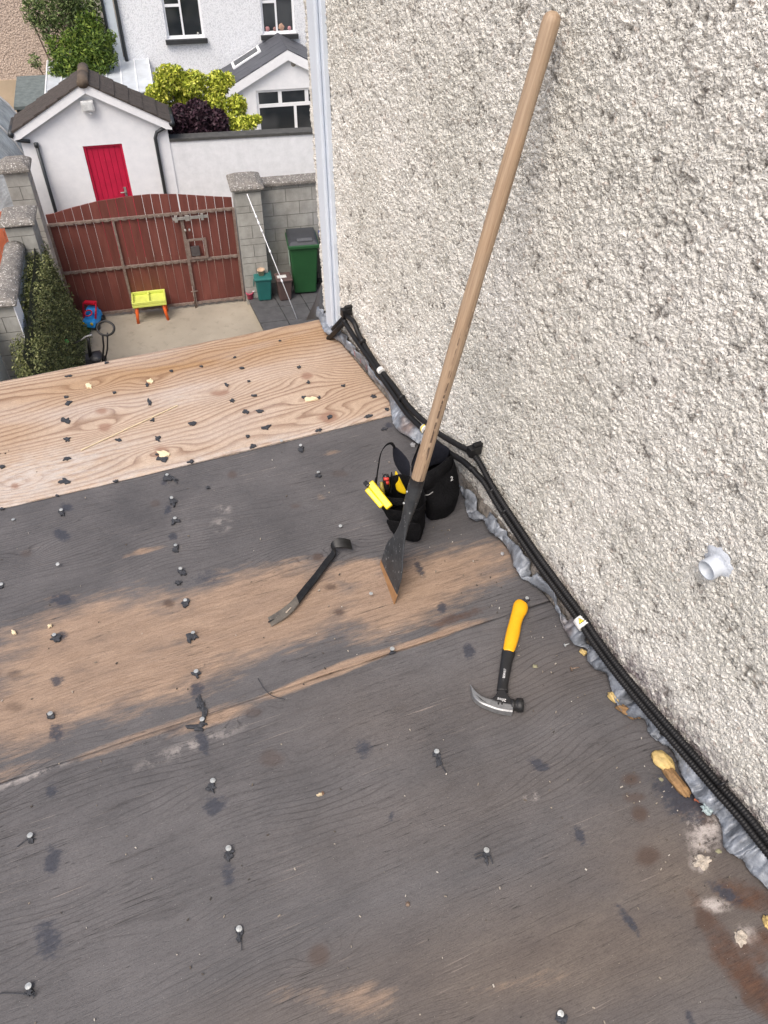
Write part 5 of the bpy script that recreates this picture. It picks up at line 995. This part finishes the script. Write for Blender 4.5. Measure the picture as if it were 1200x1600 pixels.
# grey shed roofs and lean-to between the houses
gh = ything('grey_shed', 'low grey green felt roofed shed beyond the white shed on the left', 'shed', Y(25, 180, 5)[0], 5); a_ = Y(25, 172, 5); c_ = Y(70, 150, 5)
b = MB(); b.box(.03, 1.4, .05, 1.4, 0, a_[2]); obj('wall', b, simple('dark shed timber', (.05, .06, .06), .8), gh); b = MB(); b.hexa([(0, 0, a_[2]), (1.45, 0, a_[2]), (1.45, 1.5, a_[2] + .1), (0, 1.5, a_[2] + .1)], [(0, 0, a_[2] + .06), (1.45, 0, a_[2] + .06), (1.45, 1.5, a_[2] + .18), (0, 1.5, a_[2] + .18)]); obj('roof', b, simple('grey green felt', (.13, .155, .155), .85), gh)
b = MB(); b.box(.1, .5, .02, .049, a_[2] - .35, a_[2] - .08); obj('window', b, glass(), gh)
lt = ything('lean_to', 'lean-to with translucent ribbed plastic roof behind the shed ridge', 'lean-to', Y(70, 150, 5.2)[0], 5.2); a_ = Y(70, 155, 5.2); c_ = Y(200, 128, 5.2); Lx = 2.1
b = MB(); b.box(.06, Lx - .05, .06, 1.9, 0, a_[2] - .05); obj('wall', b, WHITE, lt)
PC = simple('polycarbonate sheet', (.52, .56, .60), .3, var=.18, scale=3, bump=.1)
zl = a_[2]
for k in range(7): b = MB(); x_ = k * Lx / 7; b.hexa([(x_ + .01, 0, zl), (x_ + Lx / 7 - .01, 0, zl), (x_ + Lx / 7 - .01, 2, zl + .12), (x_ + .01, 2, zl + .12)], [(x_ + .01, 0, zl + .03), (x_ + Lx / 7 - .01, 0, zl + .03), (x_ + Lx / 7 - .01, 2, zl + .15), (x_ + .01, 2, zl + .15)]); obj('roof_panel', b, PC, lt)
b = MB(); [b.box(k * Lx / 7 - .015, k * Lx / 7 + .015, -.01, .02, zl, zl + .06) for k in range(8)]; [b.hexa([(k * Lx / 7 - .012, 0, zl), (k * Lx / 7 + .0099, 0, zl), (k * Lx / 7 + .0099, 2, zl + .12), (k * Lx / 7 - .012, 2, zl + .12)], [(k * Lx / 7 - .012, 0, zl + .05), (k * Lx / 7 + .0099, 0, zl + .05), (k * Lx / 7 + .0099, 2, zl + .17), (k * Lx / 7 - .012, 2, zl + .17)]) for k in range(8)]; obj('glazing_bar', b, TRIM, lt)
b = MB(); b.tube([(-.03, -.05, zl - .03), (Lx, -.05, zl - .03)], .05, 8); obj('gutter', b, DARKPIPE, lt)
# polytunnel
pt = ything('polytunnel', 'clear plastic polytunnel at the left edge behind the pillars', 'polytunnel', -1.55, 1.9)
PT = simple('polytunnel film', (.42, .46, .49), .25, var=.35, scale=2.5, bump=.6, bd=.03); V = []; n_ = 16; rad = 1.12; hh = Y(5, 183, 2.3)[2]
for k in range(n_ + 1):
    an = math.pi * k / n_
    for y_ in (0, 1.3, 2.6): V.append((rad * math.cos(an), y_, .9 + (hh - .9) * math.sin(an)))
b = MB(); b.add(V, [(k * 3 + j, k * 3 + j + 1, (k + 1) * 3 + j + 1, (k + 1) * 3 + j) for k in range(n_) for j in range(2)], True); b.add([(rad, 0, 0), (rad, 2.6, 0), (rad, 2.6, .9), (rad, 0, .9)], [(0, 1, 2, 3)]); b.add([(rad * math.cos(math.pi * k / n_), .01, .9 + (hh - .9) * math.sin(math.pi * k / n_)) for k in range(n_ + 1)] + [(-rad, .01, 0), (rad, .01, 0)], [tuple(range(n_ + 3))]); obj('film', b, PT, pt)
for y_ in (-.01, 1.3, 2.6): b = MB(); b.tube([(rad * 1.01, y_, 0)] + [(rad * 1.01 * math.cos(math.pi * k / n_), y_, .9 + (hh - .88) * math.sin(math.pi * k / n_)) for k in range(n_ + 1)] + [(-rad * 1.01, y_, 0)], .018, 6); obj('hoop', b, simple('hoop steel', (.5, .5, .5), .4), pt)
# ------------------------------------------------------------------ shrubs and tree behind
def pc(px, py, w_, r1, r2=None, r3=None): q = Y(px, py, w_); return (q[0], q[1], q[2], r1, r2 or r1, r3 or r1)
def shrub(name, lab, cat, base, cl, n_, size, mat, seed, tipn=6, **kw):
    t = ything(name, lab, cat, base[0], base[1]); C_ = [(c[0] - base[0], c[1] - base[1], c[2], c[3], c[4], c[5]) for c in cl]
    stems(t, (0, 0, 0), [(c[0], c[1], c[2]) for c in C_[:tipn]], .035, BARK, seed); leaves('crown', C_, n_, size, mat, t, seed, **kw); return t
ymap = leafy('yellow green leaves', [(.12, .16, .015), (.32, .38, .04), (.54, .58, .07), (.70, .68, .14)])
shrub('golden_shrub', 'yellow green leafy shrub spilling over the white garden wall', 'shrub', (2.75, 3.3), [pc(262, 125, 3.3, .26), pc(300, 130, 3.3, .3, .3, .22), pc(340, 130, 3.3, .22), pc(245, 150, 3.3, .22), pc(335, 165, 3.2, .3), pc(290, 160, 3.5, .34), pc(355, 125, 3.3, .14), pc(275, 118, 3.3, .18), pc(385, 192, 2.7, .22, .2, .12), pc(370, 165, 3.2, .2), pc(400, 186, 2.7, .12, .12, .08), pc(250, 170, 3.4, .2), pc(360, 195, 2.8, .2)], 15000, .036, ymap, 21, shell=.2, squash=1.2)
pmap = leafy('dark plum leaves', [(.012, .006, .010), (.030, .014, .022), (.055, .026, .038), (.085, .045, .06)])
shrub('plum_shrub', 'dark plum leaved shrub in front of the golden shrub', 'shrub', (2.72, 2.6), [pc(285, 185, 2.6, .24), pc(310, 180, 2.6, .26), pc(338, 190, 2.6, .22), pc(310, 200, 2.6, .3, .25, .2), pc(280, 205, 2.6, .2), pc(345, 203, 2.6, .16)], 9000, .038, pmap, 22, shell=.5, squash=1.4)
tmap = leafy('mixed green leaves', [(.03, .05, .018), (.08, .13, .04), (.15, .20, .07), (.24, .29, .12)])
tr = ything('slender_tree', 'tall feathery green tree in front of the tan house', 'tree', .35, 7.2)
cl = [pc(60, 20, 7.2, .35), pc(90, 10, 7.2, .4), pc(75, 45, 7.2, .28), pc(110, 30, 7.2, .4), pc(55, 95, 7.2, .16), pc(130, 20, 7.2, .35), pc(95, -20, 7.2, .5), pc(140, -10, 7.2, .4), pc(50, 5, 7.2, .22), pc(48, 30, 7.2, .14), pc(150, 45, 7.2, .25)]
C_ = [(c[0] - .35, c[1] - 7.2, c[2], *c[3:]) for c in cl]; stems(tr, (0, 0, 0), [(c[0], c[1], c[2]) for c in C_], .045, BARK, 3, 'trunk'); leaves('crown', C_, 6500, .05, tmap, tr, 31, shell=.25, squash=.6)
gmap = leafy('bright green leaves', [(.025, .05, .01), (.06, .11, .015), (.12, .19, .03), (.22, .28, .05)])
shrub('green_shrub', 'bright green shrub below the slender tree beside the white house', 'shrub', (.95, 6.4), [pc(150, 70, 6.4, .3), pc(165, 90, 6.4, .26), pc(130, 90, 6.4, .3), pc(100, 100, 6.4, .3), pc(90, 112, 6.4, .2), pc(150, 105, 6.4, .35), pc(115, 65, 6.6, .26), pc(172, 60, 6.4, .16), pc(120, 120, 6.4, .4), pc(140, 40, 6.8, .3), pc(90, 75, 6.8, .25)], 8500, .045, gmap, 32, shell=.15, squash=.8)
# ------------------------------------------------------------------ bins
def bin_body(t, w0, d0, w1, d1, z0, z1, mat, name='body'):
    b = MB(); b.hexa([(-w0/2, -d0/2, z0), (w0/2, -d0/2, z0), (w0/2, d0/2, z0), (-w0/2, d0/2, z0)], [(-w1/2, -d1/2, z1), (w1/2, -d1/2, z1), (w1/2, d1/2, z1), (-w1/2, d1/2, z1)]); return obj(name, b, mat, t, bevel=.025)
bl_, br_ = YG(462, 462, TZ), YG(497, 460, TZ)
GB = simple('green bin plastic', (.018, .085, .028), .45, var=.12, scale=3, bump=.1); GLID = simple('charcoal bin lid', (.045, .048, .055), .5, var=.2, scale=4)
wb_ = ything('wheelie_bin', 'green wheelie bin with charcoal lid in front of the block wall', 'wheelie bin', (bl_[0] + br_[0]) / 2, -.06, TZ, R(-4))
bin_body(wb_, .38, .36, .49, .50, .03, .93, GB); b = MB(); b.box(-.265, .265, -.28, .27, .90, .965); obj('rim', b, GB, wb_, bevel=.015)
b = MB(); b.hexa([(-.255, -.27, .966), (.255, -.27, .966), (.255, .27, .966), (-.255, .27, .966)], [(-.20, -.20, 1.01), (.20, -.20, 1.01), (.22, .26, 1.03), (-.22, .26, 1.03)]); lid = obj('lid', b, GLID, wb_, bevel=.012); b = MB(); b.box(-.10, .16, -.22, -.13, 1.0, 1.035); obj('lid_grip', b, simple('grey lid grip', (.10, .105, .115), .4), lid, bevel=.01)
b = MB(); b.tube([(-.24, .31, .98), (.24, .31, .98)], .018, 8); obj('handle', b, GB, wb_)
for sx_ in (-1, 1): b = MB(); b.tube([(sx_ * .22, .2, .1), (sx_ * .26, .2, .1)], .1, 18); obj('wheel', b, BLACKPL, wb_)
b = MB(); b.hexa([(-.243, -.1, .52), (-.236, -.1, .52), (-.236, .05, .52), (-.243, .05, .52)], [(-.252, -.12, .82), (-.243, -.12, .82), (-.243, .05, .82), (-.252, .05, .82)]); obj('sticker', b, simple('pale sticker', (.45, .58, .50), .5), wb_)
tl_, tr_ = YG(405, 472.5, TZ), YG(426, 471, TZ); TEAL = simple('teal bin plastic', (.02, .135, .125), .45, var=.12, scale=4)
tc = ything('food_caddy', 'teal kitchen caddy bin with a clay pot on its lid', 'caddy bin', (tl_[0] + tr_[0]) / 2, tl_[1] + .13, TZ, R(-3)); bin_body(tc, .22, .2, .28, .28, 0, .40, TEAL); b = MB(); b.box(-.155, .155, -.16, .15, .40, .45); obj('lid', b, TEAL, tc, bevel=.02); b = MB(); b.tube([(-.155, .0, .38), (-.17, .05, .2), (-.15, .12, .1)], .008, 6); obj('handle', b, TEAL, tc); b = MB(); b.ring((.06, .04, .452), (0, 0, 1), .05, .006, 18, 6); obj('lid_ring', b, simple('light teal', (.05, .22, .20), .4), tc)
def pot(name, lab, cat, s_, w_, z_, r0, r1, h_, mat, tilt=0):
    n_ = 20; prof = [(r0, 0), (r1, h_), (r1 * 1.12, h_), (r1 * 1.12, h_ * 1.2), (r1 * .98, h_ * 1.2), (r0 * .9, h_ * .5)]; V = []
    for q, zz in prof:
        for k in range(n_): V.append((q * math.cos(2 * math.pi * k / n_), q * math.sin(2 * math.pi * k / n_), zz))
    b = MB(); b.add(V, [(j * n_ + k, j * n_ + (k + 1) % n_, (j + 1) * n_ + (k + 1) % n_, (j + 1) * n_ + k) for j in range(5) for k in range(n_)] + [tuple(range(n_))[::-1], tuple(range(5 * n_, 6 * n_))], True)
    o = obj(name, b, mat, None, tuple(yw(s_, w_, z_)), YR); o.rotation_euler = (tilt, 0, YR); return tag(o, lab, cat)
pot('clay_pot', 'pale terracotta pot standing on the teal caddy bin', 'plant pot', (tl_[0] + tr_[0]) / 2 - .02, tl_[1] + .11, TZ + .452, .045, .06, .09, simple('pale terracotta', (.50, .36, .25), .8))
ml, mr = YG(437, 472, TZ), YG(457, 470, TZ); BRN = simple('brown bin plastic', (.10, .065, .06), .5, var=.12, scale=4)
bc = ything('brown_caddy', 'brown kitchen caddy bin with pale label, between the teal and green bins', 'caddy bin', (ml[0] + mr[0]) / 2, ml[1] + .12, TZ, R(2)); bin_body(bc, .2, .2, .26, .26, 0, .38, BRN); b = MB(); b.box(-.14, .14, -.15, .14, .38, .42); obj('lid', b, BRN, bc, bevel=.015); b = MB(); b.box(-.11, .05, -.06, .03, .421, .426); obj('label_patch', b, simple('pale sticker2', (.62, .62, .60), .5), bc)
q = YG(391, 466, TZ); pot('pink_pot', 'small pink pot on the slabs left of the teal caddy', 'plant pot', q[0] + .0, q[1], TZ, .05, .06, .1, simple('pink plastic', (.60, .08, .16), .5)); q = YG(396.5, 462, TZ); pot('white_cup', 'white cup leaning beside the pink pot', 'cup', q[0], q[1], TZ + .03, .03, .04, .1, TRIM, .3)
bb_ = ything('blue_tub', 'blue lidded tub just showing behind the green wheelie bin', 'tub', 4.52, .02, TZ); bin_body(bb_, .3, .3, .36, .36, 0, .84, simple('dark tub', (.01, .05, .06), .5)); b = MB(); b.box(-.19, .19, -.19, .19, .84, .98); obj('lid', b, simple('blue lid', (.015, .07, .42), .4), bb_, bevel=.03)
# propped pole
pa_, pb_ = yw(*(lambda q: (q[0], q[1], q[2]))(Y(386, 303, -.24))), yw(*YG(464, 498, TZ)); pb_ = P(464, 498, G + TZ) ; ppz = pb_
pp_ = thing('prop_pole', 'thin white clothes prop leaning on the right gate pillar', 'pole', pb_)
b = MB(); b.tube([(0, 0, 0), tuple(pa_ - pb_)], .0075, 8); obj('shaft', b, TRIM, pp_)
for t_ in (.32, .56, .72, .78, .83): b = MB(); q = (pa_ - pb_) * t_; dq = (pa_ - pb_) / np.linalg.norm(pa_ - pb_); b.tube([q - dq * .04, q, q + dq * .03], [.009, .018, .009], 8); obj('joint_collar', b, TRIM, pp_)
# loose black membrane flap at the wall corner
mf = [[WL(478, 500, -.02), WL(505, 497, .03)], [WL(492, 470, -.03), WL(505, 475, .0)], [WL(502, 442, -.06), WL(507, 446, -.03)]]
V = [q for r_ in mf for q in r_]; org2 = WL(495, 498, 0); o = obj('membrane_flap', mesh('membrane_flap', [q - org2 for q in V], [(0, 1, 3, 2), (2, 3, 5, 4)], True), simple('black membrane', (.05, .05, .052), .5, var=.4, scale=30, bump=.5), None, tuple(org2)); m_ = o.modifiers.new('s', 'SOLIDIFY'); m_.thickness = .003
tag(o, 'torn black membrane flap sticking up at the far corner of the roof', 'membrane')
# ------------------------------------------------------------------ toys
LIM = simple('lime yellow plastic', (.62, .68, .14), .4, var=.06, bump=0); ORP = simple('orange plastic', (.80, .13, .02), .4, var=.06, bump=0)
f0, f1 = YG(218, 505), YG(261, 500); wt = ything('water_table', 'lime yellow water play table on orange legs before the gate', 'play table', (f0[0] + f1[0]) / 2, f0[1] + .16, 0, math.atan2(f1[1] - f0[1], f1[0] - f0[0])); TWd = np.hypot(*(f1 - f0)[:2]) + .1; zt2 = .40
b = MB(); b.box(-TWd/2, TWd/2, -.19, .19, zt2 - .10, zt2 - .055); b.box(-TWd/2, TWd/2, -.19, -.16, zt2 - .055, zt2); b.box(-TWd/2, TWd/2, .16, .19, zt2 - .055, zt2); b.box(-TWd/2, -TWd/2 + .03, -.16, .16, zt2 - .055, zt2); b.box(TWd/2 - .03, TWd/2, -.16, .16, zt2 - .055, zt2); b.box(-.015, .015, -.16, .16, zt2 - .055, zt2 - .005); obj('tray', b, LIM, wt, bevel=.01)
for sx_ in (-1, 1):
    for sy in (-1, 1): b = MB(); b.tube([(sx_ * (TWd/2 - .06), sy * .13, zt2 - .10), (sx_ * (TWd/2 - .03), sy * .16, 0)], [.03, .024], 10); obj('leg', b, ORP, wt)
BLU = simple('blue toy plastic', (.03, .32, .80), .35, var=.05, bump=0); RDP = simple('red toy plastic', (.60, .015, .04), .35, var=.05, bump=0)
q = YG(147, 514); rd = ything('ride_on_car', 'blue and red plastic ride-on toy car by the gate', 'ride-on toy', q[0], q[1] + .12, 0, R(-20))
b = MB(); b.hexa([(-.12, -.2, .06), (.12, -.2, .06), (.12, .2, .06), (-.12, .2, .06)], [(-.10, -.18, .18), (.10, -.18, .18), (.11, .18, .22), (-.11, .18, .22)]); obj('body', b, BLU, rd, bevel=.03); b = MB(); b.hexa([(-.10, -.02, .2), (.10, -.02, .2), (.10, .16, .2), (-.10, .16, .2)], [(-.08, .02, .3), (.08, .02, .3), (.08, .14, .3), (-.08, .14, .3)]); obj('seat', b, BLU, rd, bevel=.02)
b = MB(); b.tube([(-.10, -.08, .18), (-.11, .06, .38), (.11, .06, .38), (.10, -.08, .18)], .018, 8); b.box(-.10, .10, .04, .12, .37, .40); obj('roll_bar', b, RDP, rd); b = MB(); b.ring((0, -.08, .28), (0, -.4, 1), .06, .012, 16, 6); obj('steering_wheel', b, RDP, rd)
for sx_ in (-1, 1):
    for sy in (-1, 1): b = MB(); b.tube([(sx_ * .11, sy * .13, .06), (sx_ * .145, sy * .13, .06)], .06, 14); obj('wheel', b, BLACKPL, rd)
    b = MB(); b.blob((sx_ * .07, -.2, .15), .025, .012, .025, 1, 0); obj('headlight', b, YT, rd)
# push trike
tw = YG(158, 590); trk = ything('push_trike', 'black push along trike with ring handle, half hidden by the roof edge', 'trike', tw[0], tw[1], 0)
def TP(px, py, dw=0.0): q = Y(px, py, tw[1] + dw); return (q[0] - tw[0], q[1] - tw[1], q[2])
b = MB(); b.ring(TP(165, 513), (-.25, -.75, .6), .13, .02, 26, 8, .8); obj('ring_handle', b, BLACKPL, trk)
b = MB(); b.tube([TP(160, 522), TP(162, 540), TP(160, 570), TP(160, 590)], .014, 8); b.tube([TP(168, 520), TP(168, 545), TP(162, 572)], .012, 8); obj('push_pole', b, BLACKPL, trk)
b = MB(); b.blob(TP(150, 557), .10, .14, .055, 5, .1); b.hexa([(-.16, -.1, .1), (.05, -.1, .1), (.05, .12, .1), (-.16, .12, .1)], [(-.14, -.08, .4), (.03, -.08, .4), (.03, .1, .4), (-.14, .1, .4)]); obj('seat', b, simple('charcoal seat', (.03, .03, .034), .5), trk)
b = MB(); b.tube([TP(138, 528), TP(139, 540), TP(142, 560)], [.018, .024, .03], 8); obj('stem', b, BLACKPL, trk); b = MB(); b.tube([TP(126, 532), TP(134, 526), TP(144, 523)], .012, 8); obj('handlebar', b, simple('grey grip', (.35, .35, .35), .4), trk); b = MB(); b.tube([TP(108, 537), TP(118, 536), TP(126, 531)], .009, 6); obj('side_arm', b, BLACKPL, trk)
b = MB(); b.blob(TP(104, 533), .03, .03, .03, 1, 0); obj('green_knob', b, simple('green plastic', (.03, .50, .08), .3, bump=0), trk)
for sx_, sy in ((-.14, .2), (.1, .2), (-.02, -.35)): b = MB(); b.tube([(sx_ - .02, sy, .12), (sx_ + .02, sy, .12)], .12, 16); obj('wheel', b, BLACKPL, trk)

GROUPS = {'conduit': 'black conduits along the wall foot', 'pipe_clip': 'saddle clips holding the conduits', 'cable_tie': 'ties round the conduits', 'cable_tag': 'tape bands on the conduits',
          'foam_blob': 'foam lumps under the lead strip', 'pebble': 'small stones lying on the roof', 'mortar_lump': 'mortar lumps near the stained corner', 'loose_nail': 'loose nails on the roof', 'gate_leaf': 'leaves of the red brown gate',
          'gate_pillar': 'block pillars with caps', 'boundary_pillar': 'block pillars with caps', 'lane_pillar': 'block pillars with caps', 'boundary_wall': 'boundary walls on the left', 'ornament': 'ornaments on the house windowsills', 'food_caddy': 'kitchen caddy bins', 'brown_caddy': 'kitchen caddy bins'}
for o in list(COL.objects):
    k = o.name.split('.')[0]
    if o.parent is None and k in GROUPS: o['group'] = GROUPS[k]
